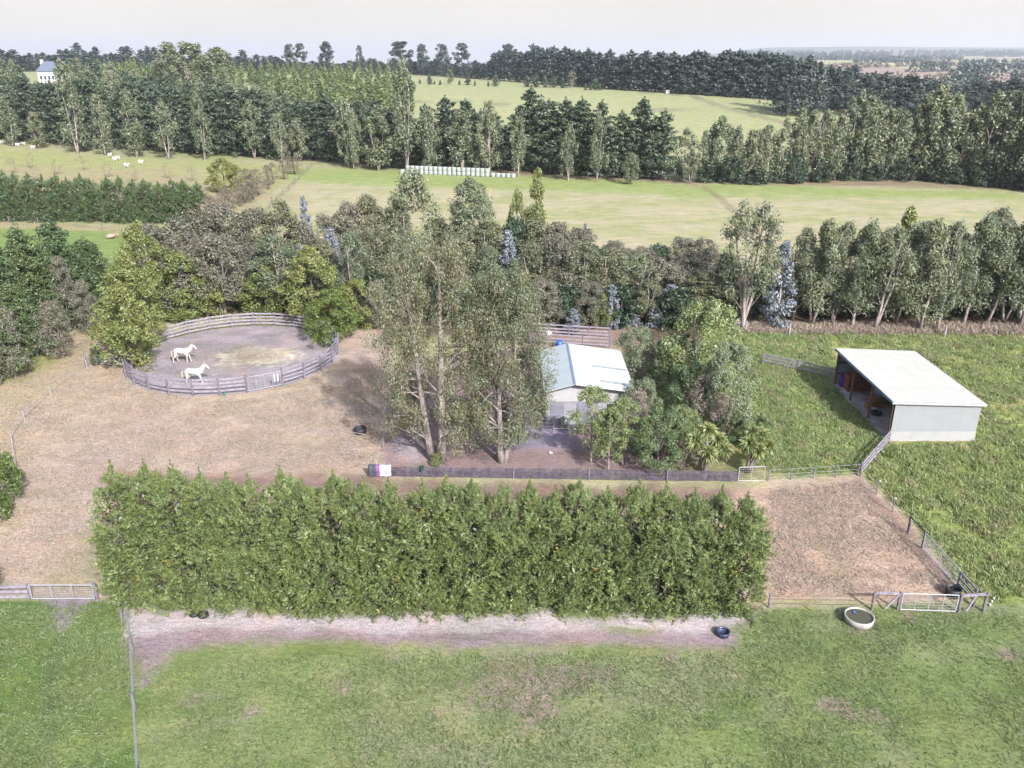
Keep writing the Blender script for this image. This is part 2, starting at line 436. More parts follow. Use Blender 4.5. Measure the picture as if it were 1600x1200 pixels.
def zone(pts, c, soft=.6, amp=1.0, world=False, wgt=1.0):
    s = sdf(pts if world else wpoly(pts), X, Y) + (n1 - .5) * amp * 2 + (n2 - .5) * amp * .8
    m = ss(-soft, soft, s) * wgt; lay(m, c); return m
G_GREEN = C(128, 148, 88); G_DRY = C(197, 179, 161); G_MAUVE = C(164, 148, 164)
colr[:] = C(180, 180, 146)
lay(ss(.45, .65, n3) * .7, C(160, 172, 116)); lay(ss(.5, .7, n4) * .5, C(186, 180, 146))
# middle field behind the tree belt
zone([(425, 262), (1062, 282), (1600, 300), (1900, 330), (1900, 470), (350, 470)], C(192, 186, 156), 4, 3)
lay(ss(.42, .62, fbm(X, Y * 2.2, 9, 77)) * .55 * (Y > 95) * (Y < 230), C(164, 172, 116))
zone([(425, 262), (800, 272), (1062, 284), (1600, 302), (1600, 312), (1062, 306), (800, 296), (425, 285)], C(150, 172, 98), 5, 4, wgt=.75)
# sheep field and scrub on the left
zone([(-500, 222), (0, 235), (470, 262), (430, 300), (-500, 300)], C(172, 178, 122), 6, 5)
zone([(-500, 258), (250, 262), (470, 300), (330, 335), (-500, 300)], C(180, 168, 138), 8, 14, wgt=.8)
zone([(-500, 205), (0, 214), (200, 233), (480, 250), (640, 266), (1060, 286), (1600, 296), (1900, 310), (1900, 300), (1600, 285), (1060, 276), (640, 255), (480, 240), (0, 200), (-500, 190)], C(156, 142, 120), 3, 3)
zone([(1060, 268), (1100, 268), (1130, 284), (1080, 292), (1050, 286)], C(176, 160, 140), 3, 3)
# left green field behind the cypress row
zone([(-500, 345), (245, 362), (215, 470), (-500, 420)], C(138, 160, 96), 1.5, 1.5)
zone([(-500, 338), (0, 346), (250, 360), (250, 366), (0, 354), (-500, 346)], C(180, 168, 136), .8, .6)
# belt floor
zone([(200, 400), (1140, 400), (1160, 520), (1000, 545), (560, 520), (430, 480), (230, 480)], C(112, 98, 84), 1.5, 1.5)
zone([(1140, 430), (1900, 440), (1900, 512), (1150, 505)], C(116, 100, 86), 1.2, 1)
zone([(820, 516), (1010, 512), (1010, 545), (820, 545)], C(164, 142, 132), .8, .8)
# tall grass paddock right
rp = [(1120, 512), (1900, 524), (2300, 960), (1545, 948), (1505, 935), (1420, 815), (1343, 742), (1130, 748), (1010, 620)]
mr = zone(rp, C(138, 152, 90), .5, .3)
lay(mr * ss(.42, .62, n1) * .6, C(170, 176, 112)); lay(mr * ss(.52, .68, n2) * .5, C(118, 130, 78))
lay(mr * ss(.55, .75, fbm(X, Y, 6, 93)) * .6, C(170, 158, 116))
long_g = np.maximum(long_g, mr)
zone([(1150, 508), (1900, 514), (1900, 526), (1150, 522)], C(166, 152, 124), .6, .8, wgt=.7)
# foreground field
zone([(-800, 936), (2400, 948), (2400, 2400), (-800, 2400)], C(140, 158, 96), .3, .1)
fg = sdf(wpoly([(-800, 936), (2400, 948), (2400, 2400), (-800, 2400)]), X, Y) > 0
lay(fg * ss(.4, .66, n1) * .6, C(124, 150, 78)); lay(fg * ss(.5, .72, fbm(X, Y, 1.5, 61)) * .4, C(172, 168, 122))
lay(fg * ss(.5, .75, n3) * .55, C(160, 160, 124)); lay(fg * ss(.52, .72, fbm(X, Y * 1.3, 2.1, 131)) * .42, C(172, 160, 146)); lay(fg * ss(.56, .7, fbm(X, Y, .8, 141, 2)) * .25, C(118, 142, 80))
zone([(1100, 960), (2400, 950), (2400, 2400), (900, 2400), (1150, 1120)], C(120, 143, 76), 2.5, 1.5, wgt=.55)
mleft = zone([(-800, 937), (160, 937), (203, 965), (220, 1250), (220, 2400), (-800, 2400)], C(108, 136, 66), .15, .12)
lay(mleft * ss(.45, .7, n1) * .5, C(142, 160, 92))
lay(ss(.55, .1, polyline_d(wpoly([(100, 990), (80, 1060), (76, 1210)]), X, Y) + (n1 - .5) * .3) * mleft * .55, C(104, 118, 88))
zone([(70, 930), (150, 930), (118, 965), (96, 985), (76, 978), (78, 952)], G_MAUVE, .3, .35)
# bare soil by the hedge
zone([(200, 960), (1150, 985), (1170, 962), (1176, 965), (1150, 1012), (1050, 1012), (960, 1014), (700, 1003), (420, 1000), (330, 1006), (270, 1018), (232, 1062), (212, 1010)], C(168, 148, 158), .5, .9)
zone([(200, 955), (1170, 960), (1140, 985), (1000, 988), (700, 983), (205, 985)], C(208, 196, 204), .35, .8)
for (px, py, rx, ry) in ((800, 1075, 62, 30), (840, 1105, 36, 22), (765, 1100, 30, 20), (880, 1062, 40, 16), (533, 1072, 14, 10), (1050, 1032, 18, 10), (1425, 968, 16, 8), (1345, 985, 18, 8), (1578, 1022, 14, 12), (1310, 1103, 26, 9), (1368, 1118, 20, 9), (300, 1098, 14, 8), (395, 1112, 12, 8), (680, 1115, 12, 6), (940, 1055, 30, 10)):
    c = at(px, py, 0); rr = width_at(c, rx)
    m = ss(1.25, .3, np.hypot(X - c.x, (Y - c.y) * 1.0) / rr + (n1 - .5) * 1.2 + (fbm(X, Y, .5, 71, 2) - .5) * 1.6) * .85
    lay(m, C(166, 144, 140))
# dry paddock
dry = [(-900, 600), (0, 592), (150, 500), (205, 500), (230, 560), (560, 515), (612, 515), (640, 740), (590, 760), (1200, 770), (1200, 752), (1343, 742), (1425, 815), (1508, 938), (1190, 950), (160, 935), (-900, 930)]
md = zone(dry, G_DRY, .25, .15)
lay(md * ss(.4, .7, n3) * .7, C(188, 168, 164)); lay(md * ss(.45, .7, n1) * .45, C(206, 190, 170))
lay(md * ss(.5, .7, fbm(X, Y, .7, 81, 2)) * .3, C(160, 142, 120))
zone([(-900, 600), (0, 592), (150, 500), (160, 540), (30, 660), (20, 740), (-900, 760)], C(186, 172, 140), 1, .8, wgt=.8)
zone([(120, 840), (190, 850), (170, 925), (60, 925)], C(170, 160, 126), 1, .8, wgt=.6)
zone([(-900, 590), (0, 582), (60, 545), (90, 560), (40, 600), (-900, 630)], C(158, 166, 98), .8, .6, wgt=.8)
zone([(150, 742), (590, 742), (600, 752), (1160, 760), (1180, 775), (1000, 800), (200, 800)], C(146, 120, 116), .8, 1.0, wgt=.85)  # brown soil strip, darkened further for the hedge's shadow
zone([(530, 580), (600, 560), (600, 650), (555, 650)], C(158, 138, 126), 1, .8, wgt=.5)  # tall gum's shadow on the paddock, put in as a darker patch
mb_ = zone([(1150, 765), (1300, 762), (1343, 748), (1425, 825), (1500, 935), (1190, 936)], C(200, 174, 158), .6, .4)
lay(mb_ * ss(.5, .7, fbm(X + Y * .4, Y * 2, 1.1, 91, 2)) * .45, C(164, 136, 124))
lay(ss(1.3, .3, polyline_d(wpoly([(1350, 755), (1430, 850), (1505, 930)]), X, Y) + (n1 - .5) * .8) * mb_ * .55, C(140, 116, 112))  # dark band drawn in for the shadow of the fence
lay(ss(.5, .1, np.abs(X - at(1278, 850, 0).x + .3 * (n3 - .5))) * mb_ * .4, C(168, 160, 122))
zone([(1195, 938), (1365, 940), (1365, 948), (1195, 948)], C(170, 170, 126), .3, .2, wgt=.8)
# yard by the stable
zone([(604, 640), (640, 560), (850, 540), (1000, 600), (1040, 700), (1140, 690), (1150, 745), (600, 742)], C(162, 140, 142), .5, .5)
zone([(770, 600), (905, 600), (905, 700), (770, 700)], C(158, 150, 172), .8, .6)
zone([(618, 690), (650, 690), (680, 720), (640, 735)], C(190, 178, 182), .8, .6, wgt=.8)
zone([(1050, 700), (1130, 700), (1195, 735), (1060, 742)], C(148, 150, 96), .5, .5, wgt=.8)
# round pen surface
cxp, cyp, rpn = -27.3, 77.2, 9.95
dp = np.hypot(X - cxp, Y - cyp) + (n2 - .5) * .3
lay(ss(rpn + .35, rpn - .05, dp), C(178, 168, 176))
lay(ss(rpn - .2, rpn - 1.2, dp) * ss(.4, .65, n1) * .6, C(154, 142, 148))
lay(ss(5, 3, np.hypot((X - cxp) * .8, Y - cyp) + (n1 - .5) * 3) * .45, C(156, 148, 140))
for (px, py, rx, w) in ((400, 560, 50, .9), (370, 556, 26, .7), (430, 552, 34, .7), (395, 548, 30, .5)):
    c = at(px, py, 0); rr = width_at(c, rx)
    lay(ss(1.3, .35, np.hypot(X - c.x, (Y - c.y) * 1.6) / rr + (n1 - .5) * 1.2 + (fbm(X, Y, .4, 72, 2) - .5) * 1.4) * w, C(236, 228, 208))
# upper field behind the pine belt
zone([(590, 216), (640, 120), (800, 130), (1000, 145), (1235, 160), (1240, 190), (1180, 262), (1000, 262), (640, 240)], C(178, 182, 140), 8, 6)
lay(ss(.5, .7, fbm(X * .35, Y, 30, 55)) * .35 * (Y > 240) * (Y < 640), C(170, 180, 128))
for pl in ([(1000, 145), (1080, 150), (1120, 165), (1235, 195)], [(1000, 172), (1118, 170)], [(560, 160), (700, 158), (900, 172)]):
    lay(ss(3.4, 1.2, polyline_d(wpoly(pl), X, Y)) * .7, C(140, 132, 118))
lay(ss(1.3, .5, polyline_d(wpoly([(1062, 284), (1100, 292), (1128, 312), (1144, 330)]), X, Y) + (n2 - .5)) * .55, C(140, 130, 112))
# far plains
cell = hash2(np.floor(X / 420 + .3 * np.sin(Y / 900)), np.floor(Y / 330), 9)
pl = ss(640, 820, Y) * ss(-200, 400, X)
lay(pl * (cell > .45), C(206, 200, 160)); lay(pl * (cell > .72), C(176, 156, 148)); lay(pl * (cell < .2), C(150, 160, 110))
lay(ss(5200, 6500, Y), C(84, 98, 92)); lay(ss(5600, 7000, Y) * (hash2(np.floor(X / 900), np.floor(Y / 600), 4) > .6) * .6, C(150, 150, 120))

fgm = (fg & (Y < 60))[..., None]; gl = colr.mean(-1, keepdims=True); colr = np.where(fgm, (colr * .86 + gl * .14) * .96, colr)
Z = terr(X, Y)
nearm = (Y < 120) & (Y > 10)
Z = Z + nearm * ((n2 - .5) * .05 + (n1 - .5) * .06)
Z = Z + mr * nearm * ((fbm(X + .4 * Y, Y - .3 * X, 1.0, 99, 2) - .5) * .5)
for (x0, y0, x1, y1) in ((2.4, 60.5, 10, 70.5), (28.8, 57.9, 36.3, 70.4)):      # building pads are level
    inside = ss(-1.2, 0, np.minimum(np.minimum(X - x0, x1 - X), np.minimum(Y - y0, y1 - Y)))
    Z = Z * (1 - inside) - .04 * inside
V = np.stack([X, Y, Z], -1).reshape(-1, 3)
ny, nx = X.shape
ii = np.arange(ny * nx).reshape(ny, nx)
Q = np.stack([ii[:-1, :-1], ii[:-1, 1:], ii[1:, 1:], ii[1:, :-1]], -1).reshape(-1, 4)
m, nt, out = newmat('ground_cover')
b = nd(nt, 'ShaderNodeBsdfPrincipled'); b.inputs['Roughness'].default_value = .95; b.inputs['Specular IOR Level'].default_value = .15
at_ = nd(nt, 'ShaderNodeAttribute', attribute_name='cover'); tc = nd(nt, 'ShaderNodeTexCoord')
mp = nd(nt, 'ShaderNodeMapping'); nt.links.new(tc.outputs['Object'], mp.inputs[0]); mp.inputs['Rotation'].default_value = (0, 0, R(35)); mp.inputs['Scale'].default_value = (1, 2.4, 1)
na = noise(nt, tc.outputs['Object'], 9, 5, .75); nb_ = noise(nt, mp.outputs[0], 2.2, 5, .7); nc = noise(nt, tc.outputs['Object'], .33, 4, .6)
c1 = mixc(nt, at_.outputs['Color'], (.38, .38, .38), mrange(nt, na, .32, .56, .85, 0), 'MULTIPLY')
c2 = mixc(nt, c1, (1.55, 1.5, 1.45), mrange(nt, nb_, .5, .72, 0, .7), 'MULTIPLY')
c3 = mixc(nt, c2, (.68, .74, .66), mrange(nt, nb_, .3, .5, .9, 0), 'MULTIPLY')
c4 = mixc(nt, c3, (1.12, 1.02, .92), mrange(nt, nc, .45, .7, 0, 1), 'MULTIPLY')
mp2 = nd(nt, 'ShaderNodeMapping'); nt.links.new(tc.outputs['Object'], mp2.inputs[0]); mp2.inputs['Scale'].default_value = (.5, 1, 1)
ne = noise(nt, mp2.outputs[0], .55, 6, .72)
c4 = mixc(nt, c4, (.8, .84, .76), mrange(nt, ne, .38, .5, 1, 0), 'MULTIPLY'); c4 = mixc(nt, c4, (1.16, 1.13, 1.1), mrange(nt, ne, .52, .64, 0, 1), 'MULTIPLY')
nt.links.new(c4, b.inputs['Base Color'])
bp = nd(nt, 'ShaderNodeBump'); bp.inputs['Strength'].default_value = .4; bp.inputs['Distance'].default_value = .1
nt.links.new(mixc(nt, na, nb_, .5), bp.inputs['Height']); nt.links.new(bp.outputs[0], b.inputs['Normal'])
nt.links.new(b.outputs[0], out.inputs[0])
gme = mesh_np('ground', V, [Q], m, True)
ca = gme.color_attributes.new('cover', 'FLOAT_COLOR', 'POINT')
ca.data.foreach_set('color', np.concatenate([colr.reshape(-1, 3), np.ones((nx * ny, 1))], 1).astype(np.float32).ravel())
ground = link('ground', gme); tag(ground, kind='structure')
def hz(x, y):
    i = min(max(np.searchsorted(gx, x), 0), nx - 1); j = min(max(np.searchsorted(gy, y), 0), ny - 1)
    return Z[j, i]

# grass that stands up: tussocks in the right paddock, short tufts elsewhere
def tufts(name, poly, n, h, w, blades, mat, label, seed, spread=.3, lean=.4):
    rng = np.random.default_rng(seed); pw = np.array(wpoly(poly))
    lo, hi = pw.min(0), pw.max(0)
    P = rng.uniform(lo, hi, (n * 4, 2)); P = P[sdf([tuple(p) for p in pw], P[:, 0], P[:, 1]) > .1]
    nn = fbm(P[:, 0], P[:, 1], 2.3, 7); P = P[rng.uniform(size=len(P)) < .25 + 1.3 * ss(.4, .6, nn)][:n]
    k = len(P); s = rng.uniform(.55, 1.35, (k, 1))
    off = rng.normal(size=(k, blades, 2)) * spread * .5 * s[..., None]
    base = np.concatenate([P[:, None] + off, np.zeros((k, blades, 1))], -1)
    ix = np.clip(np.searchsorted(gx, base[..., 0]), 0, nx - 1); iy = np.clip(np.searchsorted(gy, base[..., 1]), 0, ny - 1)
    base[..., 2] = Z[iy, ix] - .02
    a = rng.uniform(0, 6.28, (k, blades)); hh = h * s * rng.uniform(.6, 1.2, (k, blades))
    d = np.stack([np.cos(a), np.sin(a), np.zeros_like(a)], -1) * w
    ln = np.concatenate([off * lean * 1.5 + rng.normal(size=(k, blades, 2)) * lean * h * .6 + np.array([-.06, .03]), np.zeros((k, blades, 1))], -1)
    tip = base + ln; tip[..., 2] += hh
    mid = base + ln * .3; mid[..., 2] += hh * .6
    V = np.stack([base - d * .5, base + d * .5, mid + d * .5, tip, mid - d * .5], 2).reshape(-1, 3)
    o = link(name, mesh_np(name, V, [np.arange(len(V)).reshape(-1, 5)], mat)); return tag(o, label, 'grass', kind='stuff')
M_tall = foliage('tall_grass_blade', C(132, 162, 90), C(200, 214, 146), C(186, 184, 138), .45, .5, 0)
M_short = foliage('short_grass_blade', C(116, 140, 80), C(150, 166, 108), C(140, 154, 96), .35, .3, 0)
M_straw = foliage('straw_blade', C(180, 160, 146), C(218, 200, 182), C(192, 172, 158), .3, .4, 0)
# keep grass off the shed floor and yard
tufts('tall_grass', [(1125, 515), (1300, 520), (1303, 604), (1386, 690), (1343, 740), (1200, 742), (1110, 660), (1060, 600)], 9000, .24, .06, 9, M_tall, 'rank lumpy green grass left of the open shed', 1, .32)
tufts('tall_grass', [(1305, 520), (1900, 528), (2200, 900), (1560, 942), (1512, 930), (1425, 812), (1348, 738), (1392, 694), (1524, 694), (1532, 660), (1440, 556), (1312, 540)], 16000, .27, .06, 9, M_tall, 'rank tussocky grass right of and below the open shed', 2, .32)
tufts('short_grass', [(225, 1040), (600, 1025), (1150, 1025), (1190, 955), (1900, 955), (2000, 1500), (225, 1500)], 26000, .09, .035, 4, M_short, 'grazed green pasture in the foreground', 3, .3, .6)
tufts('short_grass', [(-300, 945), (150, 945), (200, 975), (214, 1500), (-300, 1500)], 12000, .12, .04, 5, M_short, 'greener grass strip left of the long wire fence', 4, .3, .6)
tufts('dry_grass', [(0, 600), (150, 520), (212, 590), (330, 630), (540, 600), (590, 560), (600, 730), (150, 735), (120, 900), (0, 900)], 16000, .10, .04, 4, M_straw, 'dry straw coloured grass of the eaten-down paddock', 5, .3, .6)
tufts('dry_grass', [(1200, 768), (1340, 752), (1500, 930), (1200, 930)], 5000, .09, .045, 4, M_straw, 'dry reddish stubble of the small bare paddock', 6, .3, .6)
tufts('rough_grass', [(1150, 506), (1900, 512), (1900, 526), (1150, 522)], 2600, .5, .07, 9, M_straw, 'long dead grass along the foot of the gum row', 8, .45)

# ------------------------------------------------------------------ hedges
M_inner = foliage('shaded_inner_twigs', C(74, 78, 52), C(104, 104, 70), C(96, 84, 62), .1, 1, 0)  # brown of dead foliage, deepened so gaps between sprays look shaded
def hedge(name, label, P0, P1, W, H0, H1, spacing, ncl, nl, size, mat, bark, seed, rc=.42, group=None, wid=.3):
    rng = np.random.default_rng(seed)
    P0, P1 = Vector(P0), Vector(P1); L = (P1 - P0).length; ax = (P1 - P0) / L; ay = Vector((-ax.y, ax.x, 0))
    cen = []; rad = []; nT = max(2, int(L / spacing)); N = []; TOP = []
    root = thing(name, label, 'hedge', tuple((P0 + P1) / 2)); mid = (P0 + P1) / 2; tb = MB()
    for i in range(nT):
        s = (i + .5) / nT * L + rng.normal() * spacing * .12
        f = s / L; Ht = (H0 + (H1 - H0) * f) * rng.uniform(.95, 1.05); off = rng.normal() * .12
        e0 = min(s, L - s)
        MB().tube([tuple(ax * (s - L / 2) + Vector((0, 0, -.1))), tuple(ax * (s - L / 2) + Vector((0, 0, Ht * .5)))], [.12, .03], 6).build('trunk', bark, root)
        for q in range(26):     # the leading shoot of each tree
            f_ = q / 25; z_ = Ht * (.80 + .27 * f_); a_ = q * 2.4
            cen.append(tuple(ax * (s - L / 2 + math.cos(a_) * .42 * (1 - f_)) + ay * (math.sin(a_) * .42 * (1 - f_) + off) + Vector((0, 0, z_))))
            rad.append((.29 * rc / .4 * (1.05 - f_ * .6),) * 3); N.append((math.cos(a_), math.sin(a_), .2)); TOP.append(.42 * (1 - f_))
        for k in range(ncl):
            u = rng.uniform() ** 1.0; h = .15 + (Ht - .15) * u
            th = rng.uniform(0, 2 * math.pi)
            top = np.clip((Ht - h) / (Ht * .22), 0, 1) ** .8          # pointed leaders above the clipped face
            ry = W / 2 * (.84 + .16 * math.sin(u * 2.6)) * top
            rx = spacing * .72 * (top * .9 + .1)
            if e0 < spacing: rx = max(rx, spacing * .72 * top)
            c, sn = math.cos(th), math.sin(th)
            # superellipse so the faces are flat like a trimmed hedge
            q = (abs(c) ** 2.3 + abs(sn) ** 2.3) ** (-1 / 2.3)
            x = rx * c * q; y = ry * sn * q
            j = rng.uniform(.78, 1.06); x *= j; y *= j
            y += (fbm(np.array([s + x]), np.array([h * 1.3]), 1.6, seed, 2)[0] - .5) * .7 * (1 if y > 0 else -1) * min(1, top * 2)
            p = ax * (s - L / 2 + x) + ay * (y + off * top) + Vector((0, 0, h))
            cen.append(tuple(p)); r = rc * rng.uniform(.6, 1.25) * (.5 + .5 * top)
            TOP.append(top); rad.append((r, r, r * 1.15)); n = ax * x * .6 + ay * y; N.append(tuple(n.normalized() if n.length > .01 else Vector((0, 0, 1))))
    cen = np.array(cen); rad = np.array(rad); N = np.array(N); k = len(cen)
    # each branch end is a fan of feathery sprays pointing outward and up, over a darker inner mass
    tp = np.array(TOP)[:, None]
    keep = (N[:, 1] < .35) | (rng.uniform(size=k) < .5); cen, rad, N, tp = cen[keep], rad[keep], N[keep], tp[keep]; k = len(cen)
    A0 = unit(N * (.25 + .6 * tp) + np.array([0, 0, .75]) + np.array([0, 0, 1.4]) * (1 - tp) + rng.normal(size=(k, 3)) * .28)
    m_ = 15; Lr = rad[:, :1] * 1.55
    A = unit(A0[:, None] + rng.normal(size=(k, m_, 3)) * .36); S = cen[:, None] + rng.normal(size=(k, m_, 3)) * (rad[:, None] * .5 * (.35 + .65 * tp[:, None]))
    A = A.reshape(-1, 3); S = S.reshape(-1, 3); Lf = np.repeat(Lr, m_, 0) * rng.uniform(.6, 1.2, (k * m_, 1)); NB = np.repeat(N, m_, 0)
    nf = len(A); pl = unit(np.array([0, 0, .75]) + NB * .55 + rng.normal(size=(nf, 3)) * .35)
    B = unit(np.cross(A, pl)); nrm = unit(np.cross(B, A))
    i_ = np.arange(nl); t = ((i_ // 2 + .5) / (nl / 2))[None, :, None]; sd = np.where(i_ % 2, 1., -1.)[None, :, None]
    ln = Lf[:, None] * (.125 * (1.1 - t) + .045) * rng.uniform(.7, 1.25, (nf, nl, 1))
    dr = unit(A[:, None] * (.75 + .5 * t) + B[:, None] * sd * (1 - .55 * t) + rng.normal(size=(nf, nl, 3)) * .22)
    P = S[:, None] + A[:, None] * (t - .3) * Lf[:, None] + dr * ln * .8 - np.array([0, 0, 1.]) * (t ** 2) * Lf[:, None] * .10
    P[..., 2] = np.maximum(P[..., 2], .05)
    NN = (nrm[:, None] + rng.normal(size=dr.shape) * .4).reshape(-1, 3)
    V = leaf_quads(P.reshape(-1, 3), NN, ln.reshape(-1), wid, rng, dr.reshape(-1, 3) * 3, .12)
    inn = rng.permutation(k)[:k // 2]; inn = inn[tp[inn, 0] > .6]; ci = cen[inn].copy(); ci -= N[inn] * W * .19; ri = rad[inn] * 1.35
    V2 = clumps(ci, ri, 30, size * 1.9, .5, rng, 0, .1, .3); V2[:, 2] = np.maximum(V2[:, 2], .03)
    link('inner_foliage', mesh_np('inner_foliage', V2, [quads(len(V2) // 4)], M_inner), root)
    link('foliage', mesh_np('hedge_foliage', V, [quads(len(V) // 4)], mat), root)
    return root
M_hyel = foliage('yellowed_spray', C(150, 150, 60), C(196, 188, 96), C(176, 168, 74), .3, 1, 0)
hz0 = at(196, 968, 0); 
hd = hedge('conifer_hedge', 'long clipped conifer hedge with pointed leaders running across the foreground', (-21.2, 38.15, 0), (12.9, 37.75, 0), 3.5, 7.75, 6.6, 1.4, 225, 14, .058, M_hedge, M_bark_d, 5, .37)
# a few yellowed sprays on the hedge face
rng = np.random.default_rng(3); yc = []
for px, py in ((215, 905), (160, 870), (660, 800), (655, 940), (450, 855), (590, 955), (930, 890), (983, 905), (1150, 895), (1060, 890), (870, 860), (620, 905), (260, 880)):
    yq = 36.35; dx = (px - 800) / F; dy = (600 - py) / F; t = yq / (cp + dy * sp_); yc.append((dx * t, yq + .05, CAMH + t * (-sp_ + dy * cp)))
yc = np.array(yc) - np.array(hd.location); yr = np.repeat(rng.uniform(.16, .4, (len(yc), 1)), 3, 1)
yr[:, 1] *= .6
V = clumps(yc, yr, 26, .07, .4, rng, 0, .4, .2); link('yellow_foliage', mesh_np('yellow_foliage', V, [quads(len(V) // 4)], M_hyel), hd)
a = at(-60, 347, 0); b2 = at(318, 352, 0); a.y += 2.3; b2.y += 2.3
hedge('conifer_hedge', 'dark clipped conifer hedge across the far left field', tuple(a), tuple(b2), 4.4, 8.2, 6.6, 2.2, 120, 8, .13, M_hedge_far, M_bark_d, 9, .6)

# ------------------------------------------------------------------ trees
# two big gums in front of the stable
def big_gum(bx, by, top, cxpx, hwpx, seed, label, stems, holes=0):
    b = at(bx, by); H = height_at(b, top); rng = np.random.default_rng(seed)
    Rr = width_at(b, hwpx); shift = width_at(b, cxpx - bx)
    root = thing('gum_tree', label, 'tree', tuple(b), 0, 'tall gums in front of the stable')
    n = 285; t = rng.uniform(0, 1, n); z = H * (.13 + .87 * t)
    env = np.clip(np.sin(np.pi * np.clip(t * .72 + .2, 0, 1)), .05, 1) ** .6
    th = rng.uniform(0, 6.28, n); r = Rr * env * rng.uniform(.25, 1, n) ** .6 * (1 + .18 * np.sin(3 * th + seed + t * 7))
    low = t < .2; r[low] *= rng.uniform(.8, 1.1, low.sum())
    keep = ~((t < .34) & (np.abs(r * np.cos(th) + (0.1)) < Rr * .38) & (np.sin(th) < .5) & (rng.uniform(size=n) < .72))
    cen = np.stack([shift * np.clip(t * 2.2, 0, 1) + r * np.cos(th), r * np.sin(th) * .85, z], 1)[keep]; k = len(cen)
    rr = rng.uniform(.42, .85, k); rad = np.stack([rr, rr, rr * 1.45], 1)
    V = clumps(cen, rad, 230, .09, .32, rng, 1.2, .25, .5, .6)
    link('crown', mesh_np('gum_crown', V, [quads(len(V) // 4)], M_euc), root)
    mb = MB(); st = []
    for q, (sx, tx, hh, r0) in enumerate(stems):
        pts = []; rad = []
        for i in range(10):
            f = i / 9
            pts.append((sx + (tx - sx) * f ** .8 + rng.normal() * .12 * f, rng.normal() * .15 * f + .2 * q * f, -.1 + H * hh * f)); rad.append(r0 * (1 - f) ** .8 + .03)
        rad[0] *= 1.4; mb.tube(pts, rad, 9); st.append(pts)
    for c in cen[rng.permutation(k)[:70]]:
        s = min(st, key=lambda s: min((Vector(p) - Vector(c)).length for p in s))
        q = min(s[1:], key=lambda p: abs(p[2] - (c[2] - rng.uniform(.8, 3)))); q = Vector(q); c = Vector(c)
        m_ = (q + c) / 2 + Vector((rng.normal() * .2, rng.normal() * .2, rng.uniform(-.3, .2)))
        r0 = rng.uniform(.045, .1); mb.tube([q, m_, c], [r0, r0 * .7, .02], 5, cap=False)
    for kk in range(9):    # dead bare limbs
        s = st[kk % len(st)]; q = Vector(s[2 + kk % 3]); a = rng.uniform(2.6, 5.4); L = rng.uniform(1.2, 3)
        e = q + Vector((math.cos(a) * L, math.sin(a) * L, rng.uniform(-.2, 1.2)))
        mb.tube([q, (q + e) / 2 + Vector((0, 0, .25)), e], [.06, .045, .015], 5, cap=False)
        mb.tube([(q + e) / 2 + Vector((0, 0, .25)), e + Vector((.3, .2, .8))], [.035, .012], 4, cap=False)
    link('trunk', mb.mesh('gum_trunk', M_bark_g, True), root)
    return root
big_gum(682, 716, 382, 684, 96, 11, 'tallest gum, twin white trunks, left of the stable', [(-.35, -1.6, .9, .24), (.35, .7, .97, .3)])
big_gum(783, 722, 428, 792, 64, 12, 'slightly shorter brown-tinged gum overlapping the left wall of the stable', [(0, -.3, .9, .2), (.3, 1.3, .85, .16)])

g = 'gums and wattles in the belt behind the stable'
BELT = [ # kind, base x, base y, top y, half width
 ('wattle', 250, 452, 352, 34), ('wattle', 298, 446, 330, 38), ('wattle', 352, 442, 322, 36), ('wattle', 402, 440, 330, 34),
 ('olive_gum', 448, 444, 318, 36), ('wattle', 300, 490, 372, 40), ('wattle', 352, 495, 368, 36), ('wattle', 400, 482, 385, 34), ('gum', 440, 492, 370, 36),
 ('wattle', 525, 445, 335, 32), ('wattle', 556, 440, 322, 28), ('olive_gum', 586, 436, 310, 28), ('olive_gum', 618, 440, 330, 26), ('gum', 652, 448, 272, 38), ('olive_gum', 632, 452, 318, 24),
 ('olive_gum', 690, 440, 342, 30), ('gum', 738, 446, 282, 34), ('olive_gum', 762, 450, 350, 30), ('dark_bush', 800, 452, 345, 24), ('olive_gum', 832, 450, 345, 34),
 ('wattle', 870, 448, 352, 34), ('wattle', 902, 440, 358, 30), ('dark_bush', 932, 446, 388, 30), ('wattle', 962, 446, 378, 28), ('wattle', 1000, 450, 388, 28), ('dark_bush', 1022, 446, 386, 26), ('wattle', 1062, 450, 374, 26), ('wattle', 1096, 450, 376, 26),
 ('olive_gum', 512, 480, 380, 30), ('olive_gum', 580, 486, 362, 24), ('gum', 556, 498, 366, 24), ('olive_gum', 604, 492, 360, 22), ('gum', 628, 495, 368, 22),
 ('gum', 655, 490, 372, 30), ('dark_bush', 590, 500, 430, 26), ('olive_gum', 720, 484, 372, 30), ('gum', 760, 486, 388, 28), ('olive_gum', 832, 492, 388, 34), ('wattle', 868, 492, 372, 34), ('olive_gum', 905, 490, 380, 34), ('olive_gum', 948, 488, 392, 32), ('gum', 990, 492, 398, 32), ('wattle', 1036, 490, 402, 32), ('wattle', 1080, 490, 396, 34), ('wattle', 850, 512, 440, 26),
 ('wattle', 925, 508, 446, 26), ('olive_gum', 1010, 505, 440, 24), ('olive_gum', 1100, 505, 430, 30), ('wattle', 380, 440, 350, 30), ('wattle', 478, 440, 345, 26), ('dark_bush', 790, 500, 420, 30), ('dark_bush', 880, 505, 450, 34), ('dark_bush', 970, 505, 450, 30), ('dark_bush', 700, 500, 430, 36), ('dark_bush', 480, 490, 440, 30), ('dark_bush', 1055, 512, 455, 26), ('wattle', 810, 470, 400, 28)]
WHERE = [(330, 'left end of the belt beyond the pen'), (480, 'belt behind the pen rails'), (640, 'belt left of the tall gums'), (800, 'belt behind the tall gums'), (930, 'belt behind the stable'), (1130, 'belt right of the stable')]
